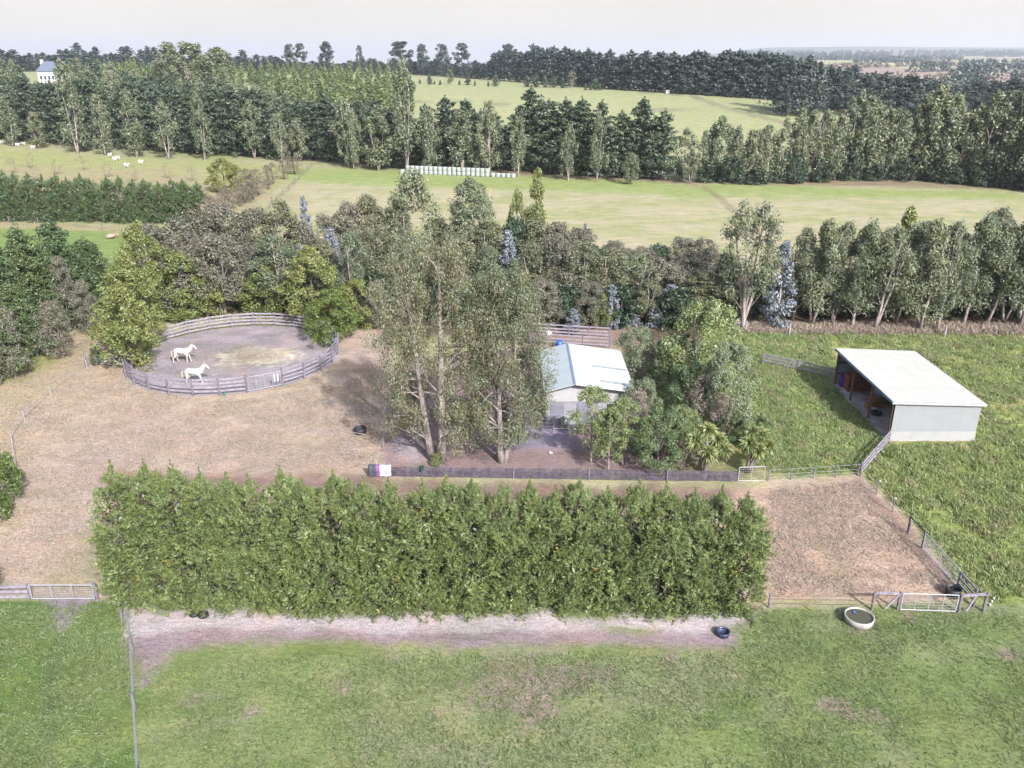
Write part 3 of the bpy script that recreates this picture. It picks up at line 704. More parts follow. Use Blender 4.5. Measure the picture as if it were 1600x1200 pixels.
LBL = {'wattle': 'rounded grey-olive wattle in the ', 'olive_gum': 'upright olive-brown gum in the ', 'gum': 'taller green gum with pale limbs in the ', 'dark_bush': 'low dark understorey bush in the '}
NM = {'wattle': 'wattle_tree', 'olive_gum': 'gum_tree', 'gum': 'gum_tree', 'dark_bush': 'understorey_bush', 'yellow_bush': 'yellow_green_tree', 'yellow_cone': 'yellow_green_tree', 'bright_bush': 'lime_bush', 'silver_gum': 'silver_gum_tree', 'far_gum': 'gum_tree', 'pine': 'pine_tree', 'far_pine': 'pine_tree', 'young_conifer': 'young_conifer', 'dark_conifer': 'young_conifer', 'cypress': 'cypress_tree'}
for kd, bx, by, ty, hw in BELT:
    wh = next(w for x, w in WHERE if bx < x)
    put_px(kd, bx, by, ty, hw * 1.18, LBL[kd] + wh, 'tree' if kd != 'dark_bush' else 'bush', LBL[kd][:-8] + ' trees, ' + wh, NM[kd], lean=random.uniform(-.05, .05))
for kd, bx, by, ty, hw, lb in [
 ('yellow_bush', 208, 574, 450, 48, 'dense yellow-green tree beside the left rail of the round pen'),
 ('yellow_bush', 238, 500, 352, 42, 'tall narrow yellow-green tree at the left end of the belt'),
 ('yellow_bush', 215, 540, 408, 52, 'yellow-green tree behind the dense one at the left of the pen'),
 ('yellow_bush', 292, 500, 398, 46, 'yellow-green tree behind the upper left rails of the pen'),
 ('yellow_bush', 325, 498, 425, 38, 'small yellow-green tree touching the upper left pen rails'),
 ('yellow_bush', 418, 494, 412, 40, 'small yellow-green tree behind the middle of the pen'),
 ('yellow_bush', 492, 510, 390, 46, 'light green conical tree behind the right side of the pen'),
 ('bright_bush', 520, 530, 456, 46, 'bright lime-green bush leaning over the right rails of the pen'),
 ('yellow_bush', 560, 512, 438, 32, 'yellow-green bush right of the lime-green bush'),
 ('yellow_cone', 838, 445, 268, 22, 'pale green narrow conifer rising above the belt'),
 ('yellow_bush', 808, 442, 300, 20, 'small loose tree leaning on the pale green conifer'),
 ('yellow_bush', 940, 512, 460, 18, 'yellowish small bush behind the rails of the yard'),
 ('wattle', 590, 512, 440, 20, 'tan-leaved small tree left of the tall gum'),
 ]: put_px(kd, bx, by, ty, hw, lb, 'tree', None, NM[kd])
for bx, by, ty, hw, lb in [(524, 468, 358, 20, 'brightest silver-blue gum spire behind the pen'), (478, 478, 382, 18, 'ragged silver-blue gum left of the brightest one'), (484, 425, 308, 13, 'silver-blue tip at the back of the belt beside the field'),
 (795, 475, 362, 20, 'silver-blue gum between the tall gum and the belt'), (955, 514, 446, 14, 'narrow silver-blue gum behind the yard rails'), (895, 522, 482, 15, 'short silver-blue gum overhanging the yard rails'), (986, 508, 474, 17, 'rounded silver-blue gum right of the yard rails'),
 (1046, 504, 446, 26, 'broad silver-blue gum at the right of the belt'), (1212, 512, 378, 27, 'tall silver-blue gum beside the many-stemmed gum'), (912, 420, 350, 9, 'small silver-blue tip alone against the field'), (1022, 512, 478, 14, 'dull silver-blue bush behind the stable shrubs')]:
    put_px('silver_gum', bx, by, ty, hw, lb, 'tree', None, NM['silver_gum'])
# right gum row behind the open shed
def pale_gum(bx, by, top, hw, label, seed):
    b = at(bx, by); H = height_at(b, top); rng = np.random.default_rng(seed); Rr = width_at(b, hw)
    root = thing('gum_tree', label, 'tree', tuple(b)); n = 75; t = rng.uniform(0, 1, n)
    th = rng.uniform(0, 6.28, n); r = Rr * ENV['top'](t) * rng.uniform(.3, 1, n) ** .6
    cen = np.stack([r * np.cos(th), r * np.sin(th) * .8, H * (.28 + .7 * t)], 1); rr = rng.uniform(.55, 1.05, n)
    V = clumps(cen, np.stack([rr, rr, rr * 1.4], 1), 95, .19, .32, rng, .9, .2, .2, .8)
    link('crown', mesh_np('gum_crown', V, [quads(len(V) // 4)], M_gum), root); mb = MB(); tops = []
    for k in range(5):
        a = k * 1.3 + .4; s = Rr * (.35 + .12 * k)
        pts = [(0, 0, -.1), (0, 0, H * .07)] + [(math.cos(a) * s * f, math.sin(a) * s * f * .6, H * (.07 + .85 * f ** 1.05)) for f in (.12, .3, .5, .75, 1)]
        mb.tube(pts, [.3, .26, .19, .16, .12, .08, .03], 7); tops.append(pts)
    for c in cen[:40]:
        s = min(tops, key=lambda s: min((Vector(p) - Vector(c)).length for p in s)); q = min(s[2:], key=lambda p: abs(p[2] - c[2] + 1.2)); mb.tube([q, tuple(c)], [.06, .015], 4, cap=False)
    link('trunk', mb.mesh('gum_trunk', M_bark_g, True), root)
pale_gum(1160, 515, 318, 50, 'many-stemmed white-barked gum standing alone at the left of the gum row', 5)
gr = 'grey-green gums in the row behind the open shed'
for i, (bx, by, ty, hw) in enumerate([(1238, 500, 360, 20), (1268, 506, 348, 30), (1300, 506, 352, 26), (1331, 514, 352, 30), (1364, 516, 356, 34), (1398, 506, 356, 28), (1435, 517, 348, 34), (1464, 518, 352, 26), (1505, 508, 342, 32), (1540, 508, 346, 30), (1568, 505, 352, 28), (1592, 512, 310, 38), (1640, 512, 320, 36), (1250, 485, 372, 24), (1285, 480, 365, 24), (1420, 482, 350, 26), (1480, 480, 362, 26), (1530, 480, 330, 28), (1345, 482, 362, 26)]):
    put_px('gum', bx, by, ty, hw * 1.2, 'grey-green gum with pale bare lower trunk in the row behind the open shed' if i < 13 else 'second-rank gum half hidden in the row behind the open shed', 'tree', gr if i < 13 else gr + ', second rank', 'gum_tree', lean=random.uniform(-.01, .05), rz=random.uniform(-.6, .6))
put_px('yellow_cone', 1396, 492, 322, 24, 'rounded olive crown rising highest in the middle of the gum row', 'tree', None, 'gum_tree')
for bx, hw in ((1130, 26), (1180, 22), (1225, 24), (1262, 26), (1300, 28), (1340, 28), (1385, 30), (1425, 28), (1470, 30), (1515, 30), (1560, 30), (1600, 32)):
    put_px('dark_bush', bx, 492, 432 if bx > 1140 else 400, hw, 'dark understorey bush between the trunks of the gum row', 'bush', 'dark bushes under the gum row', 'understorey_bush')
# shrubs round the stable
for kd, bx, by, ty, hw, nm, cat, lb in [
 ('grey_shrub', 992, 596, 512, 34, 'round_shrub', 'shrub', 'grey-green rounded shrub off the back right corner of the stable'),
 ('shrub', 1092, 618, 474, 54, 'large_shrub', 'shrub', 'largest pale green shrub mass right of the stable'),
 ('dark_shrub', 1050, 610, 520, 34, 'large_shrub', 'shrub', 'darker green shrub in front of the largest pale one'),
 ('grey_shrub', 1130, 668, 545, 44, 'large_shrub', 'shrub', 'soft light green shrub sloping into the tall grass'),
 ('dark_shrub', 1072, 655, 570, 38, 'large_shrub', 'shrub', 'dark shrub in the middle of the thicket right of the stable'),
 ('twiggy', 1010, 602, 548, 16, 'bare_shrub', 'shrub', 'leafless brown shrub against the right wall of the stable'),
 ('twiggy', 1092, 672, 590, 26, 'bare_shrub', 'shrub', 'grey twiggy shrub above the cabbage tree'),
 ('twiggy', 1126, 690, 618, 18, 'bare_shrub', 'shrub', 'twiggy shrub with orange centre between the cabbage trees'),
 ('grey_shrub', 1000, 668, 594, 32, 'round_shrub', 'shrub', 'grey shrub at the front right corner of the stable'),
 ('twiggy', 990, 700, 612, 26, 'bare_shrub', 'shrub', 'mauve-tinged bare shrub behind the small trees'),
 ('locust', 923, 722, 604, 34, 'small_tree', 'tree', 'tallest small green tree covering the front wall of the stable'),
 ('locust', 950, 738, 640, 30, 'small_tree', 'tree', 'small tree with white forked trunk nearest the mesh fence'),
 ('locust', 972, 726, 622, 32, 'small_tree', 'tree', 'small tree just right of the white-trunked one'),
 ('dark_shrub', 1030, 733, 636, 40, 'round_tree', 'tree', 'dense dark green round tree left of the cabbage trees'),
 ('shrub', 1062, 708, 638, 26, 'round_shrub', 'shrub', 'pale dome-shaped shrub behind the dense round tree'),
 ('twiggy', 1062, 735, 690, 22, 'bare_shrub', 'shrub', 'low tan twiggy shrub at the foot of the cabbage tree'),
 ('dark_shrub', 1140, 690, 648, 24, 'round_shrub', 'shrub', 'dark bush between the two cabbage trees'),
 ('shrub', 1190, 712, 650, 22, 'round_shrub', 'shrub', 'green bush right behind the right cabbage tree'),
 ('shrub', 683, 728, 708, 9, 'round_shrub', 'shrub', 'small tan tussock at the foot of the tall gum'),
 ('dark_shrub', 880, 668, 655, 7, 'round_shrub', 'shrub', 'tiny shrub by the yard gate'),
 ('bright_bush', -14, 800, 690, 52, 'round_bush', 'bush', 'leafy bush cut by the left edge of the photograph'),
 ('dark_shrub', 152, 572, 542, 9, 'round_bush', 'bush', 'small dark bush left of the dense yellow-green tree'),
 ('bright_bush', -40, 925, 830, 34, 'round_bush', 'bush', 'shaded bush outside the left frame above the rails')]:
    put_px(kd, bx, by, ty, hw * 1.1, lb, cat, None, nm)
def cabbage(bx, by, heads, label, seed):
    b = at(bx, by); rng = np.random.default_rng(seed); root = thing('cabbage_tree', label, 'tree', tuple(b)); mb = MB()
    for hx, hy, r in heads:
        z = height_at(b, hy); x = width_at(b, hx - bx) * (1 - z / CAMH * .35) ; y = rng.uniform(-.5, .5)
        mb.tube([(rng.normal() * .05, 0, -.05), (x * .35, y * .4, z * .4), (x * .8, y * .8, z * .75), (x, y, z)], [.15, .12, .1, .08], 7)
        n = 210; D = unit(rng.normal(size=(n, 3)) + np.array([0, 0, .45])); L = r * rng.uniform(.7, 1.1, (n, 1))
        c = np.array([x, y, z]); W = unit(np.cross(D, rng.normal(size=(n, 3)))) * .042
        m_ = c + D * L * .6; tip = c + D * L; tip[:, 2] -= L[:, 0] * .22
        V = np.stack([c + D * .05 - W, c + D * .05 + W, m_ + W * 1.3, tip, m_ - W * 1.3], 1).reshape(-1, 3)
        link('leaf_head', mesh_np('leaf_head', V, [np.arange(len(V)).reshape(-1, 5)], M_cord), root)
    link('trunk', mb.mesh('cabbage_trunk', M_bark_m, True), root)
cabbage(1100, 740, [(1082, 688, .85), (1100, 672, .8), (1118, 690, .85), (1102, 704, .85), (1128, 702, .8), (1090, 704, .7)], 'cabbage tree with a fan of bare stems, the left one', 1)
cabbage(1168, 738, [(1164, 690, .85), (1183, 680, .8), (1178, 700, .8), (1196, 698, .75), (1170, 676, .7)], 'cabbage tree right of the other, by the small mesh gate', 2)
# cypress row on the left edge
for i, (bx, by, ty, hw, kd) in enumerate([(150, 480, 372, 32, 'cypress'), (108, 500, 345, 34, 'cypress'), (60, 520, 352, 34, 'cypress'), (20, 545, 372, 34, 'cypress'), (-25, 575, 380, 38, 'cypress'), (85, 515, 380, 26, 'cypress'), (130, 500, 400, 28, 'cypress'), (-60, 600, 400, 40, 'cypress'), (40, 560, 440, 30, 'cypress'), (0, 590, 460, 32, 'cypress')]):
    put_px(kd, bx, by, ty, hw * 1.45, 'dark green cypress in the rough row at the left edge', 'tree', 'cypresses in the row at the left edge', 'cypress_tree')
for bx, by, ty, hw, lb in [(112, 516, 405, 24, 'grey gum poking out of the top of the left cypress row'), (92, 560, 472, 26, 'grey-brown gum on the pen side of the left cypress row'), (25, 590, 482, 26, 'grey gum low in the left cypress row near the frame edge'), (10, 520, 405, 24, 'thin grey gum at the top of the left cypress row'), (140, 520, 440, 20, 'small grey gum at the right end of the left cypress row'), (-8, 600, 530, 24, 'grey bush at the bottom of the left cypress row')]:
    put_px('wattle', bx, by, ty, hw, lb, 'tree', None, 'gum_tree')
# bare poplar line and scrub by the sheep field
rngp = random.Random(5)
for i in range(17):
    f = i / 16; px = 330 + (466 - 330) * f + rngp.uniform(-5, 5); py = 352 + (264 - 352) * f + rngp.uniform(-3, 3)
    put_px('poplar', px, py, py - rngp.uniform(26, 52) * (1 - .1 * f), rngp.uniform(9, 20) - 3 * f, 'leafless brown tree in the line along the far field fence', 'tree', 'leafless trees along the far field fence', 'bare_tree')
for px, py, ty, hw, lb in [(352, 300, 248, 26, 'yellowing small tree beside the leafless line'), (375, 296, 262, 14, 'small yellowing tree nearer the leafless line')]:
    put_px('yellow_bush', px, py, ty, hw, lb, 'tree', None, 'yellow_green_tree')
for px, py in ((20, 270), (48, 262), (90, 272), (130, 266), (170, 276), (262, 278), (300, 282), (60, 285), (210, 283)):
    put_px('sapling', px, py, py - 24, 11, 'thin brown scrubby sapling in the sheep field', 'sapling', 'scrubby saplings in the sheep field', 'bare_sapling')

# rear pine belt
def line_at(pts, f):
    xs = [p[0] for p in pts]; x = xs[0] + (xs[-1] - xs[0]) * f
    return x, float(np.interp(x, xs, [p[1] for p in pts]))
base = [(-120, 208), (0, 219), (200, 234), (400, 246), (480, 250), (640, 264), (800, 267), (950, 279), (1050, 283)]
topp = [(-120, 120), (0, 120), (60, 128), (150, 122), (250, 140), (330, 138), (430, 140), (500, 158), (560, 155), (640, 170), (700, 150), (750, 160), (800, 165), (832, 142), (880, 160), (910, 160), (955, 168), (990, 158), (1030, 158), (1050, 170)]
def seg(x):
    for lim, s in ((250, 'above the sheep'), (480, 'behind the leafless tree line'), (640, 'left of the wrapped bales'), (830, 'behind the wrapped bales'), (1060, 'right of the wrapped bales')):
        if x < lim: return s
    return 'beyond the gap'
rr_ = random.Random(9); x = -110.0
while x < 1046:
    by = float(np.interp(x, [p[0] for p in base], [p[1] for p in base])) - 1
    b = at(x, by); ty = float(np.interp(x, [p[0] for p in topp], [p[1] for p in topp])) + rr_.uniform(-10, 14)
    if 56 < x < 104: ty = 124 + rr_.uniform(0, 8)
    H = height_at(b, ty); s = seg(x)
    put('pine', b, H, H * rr_.uniform(.24, .31), 'dark pine in the front rank of the rear shelter belt, ' + s, 'tree', 'front pines of the rear belt ' + s, 'pine_tree')
    x += width_at(b, 1) ** -1 * rr_.uniform(3.6, 5.2)
x = 645.0
while x < 1040:
    by = float(np.interp(x, [p[0] for p in base], [p[1] for p in base])) - 4; b = at(x, by); ty = float(np.interp(x, [p[0] for p in topp], [p[1] for p in topp])) + rr_.uniform(12, 32)
    H = height_at(b, ty); put('pine', b, H, H * rr_.uniform(.28, .36), 'shorter pine filling the second rank of the rear belt', 'tree', 'second rank pines of the rear belt', 'pine_tree'); x += rr_.uniform(20, 30)
for off, tyo, st, cnt in ((7, -8, 15, 0), (16, -14, 17, 0), (27, -20, 18, 0), (40, -26, 20, 0), (54, -32, 22, 0), (68, -36, 22, 0)):   # further ranks up the slope on the left
    x = -100.0
    while x < (430 if off > 9 else 640):
        by = float(np.interp(x, [p[0] for p in base], [p[1] for p in base])) - 4 - off
        b = at(x, by); t0 = float(np.interp(x, [p[0] for p in topp], [p[1] for p in topp])) + tyo * ss(480, 200, x) + rr_.uniform(-4, 10)
        if 52 < x < 110:
            if off >= 40: x += st; continue
            t0 = 128
        H = min(max(height_at(b, float(t0)), 7), 21); 
        kd = rr_.choice(['pine', 'pine', 'far_gum'])
        put(kd, b, H, H * (.27 if kd == 'pine' else .21), ('dark pine' if kd == 'pine' else 'paler gum') + ' on the wooded slope behind the front pines at the left', 'tree', ('pines' if kd == 'pine' else 'gums') + ' on the wooded left slope', NM[kd])
        x += rr_.uniform(st, st * 1.8)
for bx, by, ty, hw, lb in [(20, 229, 150, 12, None), (62, 232, 175, 11, None), (165, 243, 150, 12, None), (214, 246, 142, 14, None), (264, 249, 160, 12, None), (320, 250, 148, 11, None), (440, 253, 176, 9, None), (122, 240, 96, 15, 'tall brownish gum right of the far house'), (135, 236, 200, 10, None), (398, 248, 160, 12, 'bare-stemmed pale gum in front of the pines'), (470, 252, 188, 12, None), (545, 262, 152, 13, None), (553, 264, 172, 10, None), (592, 266, 175, 18, 'broad brown gum left of the bales'), (636, 268, 100, 16, 'tall pale gum rising above the pine belt'), (672, 270, 172, 13, None), (722, 272, 172, 15, 'twin-crowned brownish gum behind the bales'), (765, 274, 160, 14, None), (752, 272, 200, 14, None), (932, 284, 178, 10, None), (888, 282, 196, 9, None), (810, 276, 180, 9, None), (985, 288, 240, 9, None), (1068, 282, 204, 13, 'dark bush-like tree in the gap of the belt'), (1078, 287, 236, 9, 'thin gum beside the gap of the belt'), (270, 150, 70, 22, 'broad olive tree on the left skyline'), (305, 150, 66, 24, 'tallest olive tree on the left skyline'), (345, 152, 76, 22, 'third broad olive tree on the left skyline')]:
    put_px('far_gum', bx, by, ty, hw * 1.35, lb or 'pale gum standing in the front of the rear pine belt', 'tree', None if lb else 'pale gums in front of the rear pine belt', 'gum_tree')
# right part of the rear belt: gums and dark conifers
gb = [(1095, 284), (1200, 288), (1330, 281), (1450, 283), (1560, 292), (1700, 310)]
gt = [(1095, 190), (1120, 166), (1150, 195), (1200, 195), (1240, 168), (1290, 165), (1340, 138), (1380, 165), (1405, 164), (1450, 134), (1500, 160), (1550, 138), (1590, 136), (1640, 150), (1700, 150)]
x = 1097.0
while x < 1660:
    by = float(np.interp(x, [p[0] for p in gb], [p[1] for p in gb])); b = at(x, by - 1); ty = float(np.interp(x, [p[0] for p in gt], [p[1] for p in gt])) + rr_.uniform(0, 22)
    H = height_at(b, ty); put('far_gum', b, H, H * rr_.uniform(.17, .24), 'grey-green gum in the right part of the rear belt', 'tree', 'gums in the right part of the rear belt', 'gum_tree'); x += rr_.uniform(17, 27)
x = 1110.0
while x < 1660:
    by = float(np.interp(x, [p[0] for p in gb], [p[1] for p in gb])); b = at(x, by - rr_.choice([5, 8, 12])); ty = float(np.interp(x, [p[0] for p in gt], [p[1] for p in gt])) + rr_.uniform(8, 30)
    H = height_at(b, ty); kd = rr_.choice(['pine', 'pine', 'far_gum']); put(kd, b, H, H * .2, ('dark conifer' if kd == 'pine' else 'gum crown') + ' filling the back of the right rear belt', 'tree', ('conifers' if kd == 'pine' else 'crowns') + ' at the back of the right rear belt', NM[kd]); x += rr_.uniform(18, 30)
for bx in range(1100, 1640, 44):
    by = float(np.interp(bx, [p[0] for p in gb], [p[1] for p in gb])); b = at(bx + rr_.uniform(-8, 8), by)
    put('dark_bush', b, rr_.uniform(3.5, 6.5), 3.2, 'low dark bush at the foot of the right rear belt', 'bush', 'low dark bushes under the right rear belt', 'understorey_bush')

# far pine belt on the skyline (centre)
fb = [(640, 117), (800, 128), (1000, 143), (1240, 158)]
ft = [(640, 92), (760, 98), (780, 76), (830, 72), (850, 68), (900, 74), (1000, 82), (1030, 84), (1060, 82), (1150, 80), (1170, 78), (1240, 92)]
x = 560.0
while x < 1240:
    by = float(np.interp(x, [p[0] for p in fb], [p[1] for p in fb])); b = at(x, by - 1); ty = float(np.interp(x, [p[0] for p in ft], [p[1] for p in ft])) + rr_.uniform(-4, 11)
    H = min(max(height_at(b, ty), 8), 34); put('far_pine', b, H, rr_.uniform(5.2, 6.8) if x > 770 else 4.5, 'dark blue-green pine in the skyline belt beyond the upper field', 'tree', 'pines in the skyline belt beyond the upper field', 'pine_tree'); x += rr_.uniform(6, 10)
for bx, ty, hw, lb in [(455, 70, 9, 'first'), (472, 69, 9, 'second'), (512, 66, 12, 'third'), (563, 72, 6, 'fourth'), (628, 66, 17, 'fifth, the broadest'), (661, 70, 9, 'sixth'), (691, 70, 11, 'seventh'), (722, 69, 12, 'eighth'), (793, 70, 12, 'ninth')]:
    b = at(bx, 112 if bx < 640 else 118); put('lone_pine', b, height_at(b, ty), width_at(b, hw), 'lone pine standing tall on the skyline, ' + lb + ' from the left', 'tree', None, 'pine_tree')
x = -40.0
while x < 450:
    b = at(x, 112); ty = float(np.interp(x, [-40, 0, 90, 130, 200, 400, 450], [84, 82, 74, 72, 78, 80, 84])) + rr_.uniform(-7, 12)
    put('far_pine', b, min(height_at(b, ty), 24), rr_.uniform(4, 6.5), 'dark pine on the left skyline', 'tree', 'pines on the left skyline', 'pine_tree'); x += rr_.uniform(7, 11)
x = 395.0
while x < 780:
    b = at(x, 112 if x < 640 else 117); put('far_pine', b, max(height_at(b, rr_.uniform(90, 103)), 7), rr_.uniform(4.5, 6), 'low dark pine in the distant line under the lone skyline pines', 'tree', 'low pines in the distant line', 'pine_tree'); x += rr_.uniform(7, 10)
# dark pines at the right behind the gums
x = 1215.0
while x < 1640:
    b = at(x, 176 + rr_.uniform(-8, 8)); ty = float(np.interp(x, [1215, 1250, 1290, 1350, 1400, 1430, 1500, 1600], [90, 86, 96, 108, 112, 118, 128, 118])) + rr_.uniform(-3, 9)
    put('far_pine', b, min(max(height_at(b, ty), 8), 30), rr_.uniform(4.6, 6), 'dark pine showing above the gums of the right rear belt', 'tree', 'dark pines above the right rear belt', 'pine_tree'); x += rr_.uniform(11, 18)
# young plantation on the slope
n_ = 0
for row in range(9):
    py = 176 - row * 8.5; x = (400 if row < 5 else 150) + rr_.uniform(0, 10)
    while x < 640:
        if not (row < 2 and x < 470) and n_ < 190:
            b = at(x, py + rr_.uniform(-1.5, 1.5)); put('young_conifer', b, rr_.uniform(7, 11), rr_.uniform(1.9, 2.6), 'young green conifer in the plantation rows on the slope', 'tree', 'young conifers in the plantation rows', 'young_conifer'); n_ += 1
        x += rr_.uniform(11, 19)
for bx, by, h in ((656, 131, 4), (671, 132, 9), (679, 132, 3), (688, 133, 4), (703, 132, 12), (718, 133, 4), (731, 133, 10), (742, 134, 4), (763, 135, 4), (775, 135, 10), (823, 136, 9), (837, 137, 10), (851, 137, 9), (865, 137, 9), (879, 138, 8), (893, 137, 12), (915, 141, 4), (922, 141, 4), (930, 141, 9), (937, 141, 5), (950, 138, 15), (963, 139, 12), (977, 142, 4), (1006, 143, 6)):
    b = at(bx, by); put('dark_conifer' if h < 12 else 'far_gum', b, h * .72, h * .72 * .3, 'small dark conifer dotted along the top of the upper field', 'tree', 'small conifers along the top of the upper field', 'young_conifer')

# far woods on the plain, seen as masses
def far_wood(pts, W, H, label, seed, mat=M_pinefar, size=1.7, dens=1.0):
    rng = np.random.default_rng(seed); cen = []; rad = []
    P = [at(*p) for p in pts]
    for a, b in zip(P[:-1], P[1:]):
        L = (b - a).length; n = int(L / 7 * dens) + 2
        for i in range(n):
            f = rng.uniform(); p = a + (b - a) * f; w = rng.uniform(-.5, .5) * W; h = H * rng.uniform(.7, 1.15)
            for zz in (.12, .4, .65, .9): cen.append((p.x + rng.normal() * 2, p.y + w, tz(p.x, p.y + w) + h * zz)); r = rng.uniform(2.6, 4.6) * (1.25 - zz * .5); rad.append((r * 1.2, r, H * .22))
    V = clumps(np.array(cen), np.array(rad), 12, size, .6, rng, 0, .5, .5)
    o = link('far_wood', mesh_np('far_wood', V, [quads(len(V) // 4)], mat)); tag(o, label, 'woodland', kind='stuff')
far_wood([(1180, 96), (1340, 94), (1500, 93)], 60, 14, 'dark shelter belt far out on the plain', 1, size=3)
far_wood([(1335, 99), (1400, 98), (1440, 97)], 40, 12, 'short dark wood in the pale far fields', 2, size=3)
far_wood([(1415, 113), (1500, 111), (1600, 107), (1700, 106)], 50, 15, 'bushy wood on the plain at the right edge', 3, size=2)
far_wood([(1500, 116), (1620, 112)], 30, 13, 'second line of trees on the plain at the right edge', 7, size=2)
far_wood([(1280, 110), (1330, 106), (1420, 104), (1500, 103)], 40, 8, 'brown autumn trees on the plain', 4, M_twig, 2)
far_wood([(1400, 131), (1500, 130), (1560, 132)], 40, 9, 'pale leafless willows on the plain', 5, M_twig, 1.6)
far_wood([(1470, 142), (1540, 136), (1640, 134)], 50, 15, 'dark wood behind the gums at the right edge', 6, size=1.6)
far_wood([(1150, 89.5), (1400, 88), (1700, 86)], 200, 30, 'long dark forest line on the horizon', 8, size=9, dens=.7)
far_wood([(1150, 92), (1300, 91), (1390, 90.5)], 90, 20, 'nearer dark forest line before the horizon', 18, size=6, dens=.8)
far_wood([(1540, 89), (1650, 88)], 100, 22, 'forest block on the horizon at the right edge', 9, size=7, dens=.5)

# ------------------------------------------------------------------ fences, gates
def rel(p, o): return (p[0] - o[0], p[1] - o[1], p[2] - o[2])
def fence(name, label, pts, step, ph, heights, kind, mpost, mrail, pr=.06, rw=.035, rh=.1, cat='fence', group=None, posts=None, square=False):
    pts = [Vector(p) for p in pts]; o = pts[0]
    root = thing(name, label, cat, tuple(o), 0, group); L = []
    for a, b in zip(pts[:-1], pts[1:]):
        n = max(1, round((b - a).length / step))
        for i in range(n): L.append(a + (b - a) * (i / n))
    L.append(pts[-1])
    for p in L:
        q = rel(p, o); h = ph * random.uniform(.97, 1.05); mb = MB()
        if square: mb.box((q[0], q[1], q[2] + h / 2 - .1), (pr * 2, pr * 2, h + .2))
        else: mb.tube([(q[0], q[1], q[2] - .15), (q[0] + random.uniform(-.02, .02), q[1], q[2] + h)], pr, 7)
        mb.build('post', mpost, root)
    for hgt in heights:
        mb = MB()
        for a, b in zip(L[:-1], L[1:]):
            a_, b_ = rel(a, o), rel(b, o); A = (a_[0], a_[1], a_[2] + hgt); B = (b_[0], b_[1], b_[2] + hgt)
            if kind == 'wire': mb.tube([A, B], rw, 4, cap=False)
            else:
                d = (Vector(B) - Vector(A)).normalized() * .01; mb.bar(Vector(A) + d, Vector(B) - d, rw, rh * random.uniform(.92, 1.06))
        mb.build('wire' if kind == 'wire' else 'rail', mrail, root)
    return root
def gate(a, b, h, bars, label, mat, cat='gate', mesh=False, sag=0, parent=None, name='farm_gate', off=.12, wires=5):
    a, b = Vector(a), Vector(b); L = (b - a).length; ang = math.atan2(b.y - a.y, b.x - a.x)
    if parent: root = link(name, None, parent, rel(a, parent.location), ang)
    else: root = thing(name, label, cat, tuple(a), ang)
    mb = MB(); r = .03; z0 = off; z1 = h
    mb.tube([(0, 0, z0), (0, 0, z1)], r); mb.tube([(L, 0, z0), (L, 0, z1)], r)
    mb.tube([(0, 0, z0), (L, 0, z0)], r); mb.tube([(0, 0, z1), (L, 0, z1)], r)
    mb.build('frame', mat, root)
    for i in range(bars):
        x = L * (i + 1) / (bars + 1); MB().tube([(x, 0, z0), (x, 0, z1)], .02).build('upright', mat, root)
    w = MB()
    for i in range(wires):
        z = z0 + (z1 - z0) * (i + 1) / (wires + 1); w.tube([(0, 0, z), (L, 0, z)], .007, 4, cap=False)
    n = int(L / .15)
    for i in range(1, n): w.tube([(L * i / n, 0, z0), (L * i / n, 0, z1)], .004, 4, cap=False)
    w.build('mesh_infill', M_galv, root)
    return root

# round pen
pc = Vector((cxp, cyp, 0)); pen = thing('round_pen', 'round horse training pen of weathered timber rails', 'horse pen', tuple(pc))
gA = at(388, 618, 0); gB = at(452, 608, 0)
aA = math.atan2(gA.y - cyp, gA.x - cxp); aB = math.atan2(gB.y - cyp, gB.x - cxp)
NP = 26; span = 2 * math.pi - (aB - aA); angs = [aB + span * i / NP for i in range(NP + 1)]
def onp(a, r=rpn): return (math.cos(a) * r, math.sin(a) * r)
for i, a in enumerate(angs):
    x, y = onp(a, rpn + .09); h = 1.72 if i in (0, NP) else 1.58
    MB().tube([(x, y, -.15), (x * 1.006, y * 1.006, h)], .085, 8).build('post', M_post, pen)
for k, z in enumerate((.36, .72, 1.08, 1.44)):
    mb = MB()
    for a0, a1 in zip(angs[:-1], angs[1:]):
        x0, y0 = onp(a0, rpn - .03); x1, y1 = onp(a1, rpn - .03)
        d = (Vector((x1 - x0, y1 - y0, 0))).normalized() * .015
        mb.bar((x0 + d.x, y0 + d.y, z + random.uniform(-.015, .015)), (x1 - d.x, y1 - d.y, z + random.uniform(-.015, .015)), .04, .17)
    mb.build('rail', M_rail, pen)
pA = pc + Vector((*onp(aA, rpn + .1), 0)); pB = pc + Vector((*onp(aB, rpn + .1), 0)); d = (pB - pA).normalized()
gate(pA + d * .15, pB - d * .15, 1.4, 3, None, M_galv, parent=pen, name='gate')
sg = MB(); ang = math.atan2(d.y, d.x)
for k in (0, 1): sg.box((k * .3, -.16, .95), (.17, .03, .75))
q = pB - d * .75 - pc; sg.build('white_slat', M_white, pen, loc=(q.x, q.y, 0), rz=ang)
MB().tube([(0, -.12, .05), (0, -.12, .35)], .12, 10).build('bucket', solid('green_plastic', (.03, .16, .1), .5), pen, loc=tuple(at(352, 617, 0) - pc))
MB().box((0, 0, 0), (.5, .12, .35)).build('feed_bin', solid('blue_bin', C(150, 165, 205), .5), pen, loc=tuple(Vector((*onp(.28, rpn - .2), .9))))
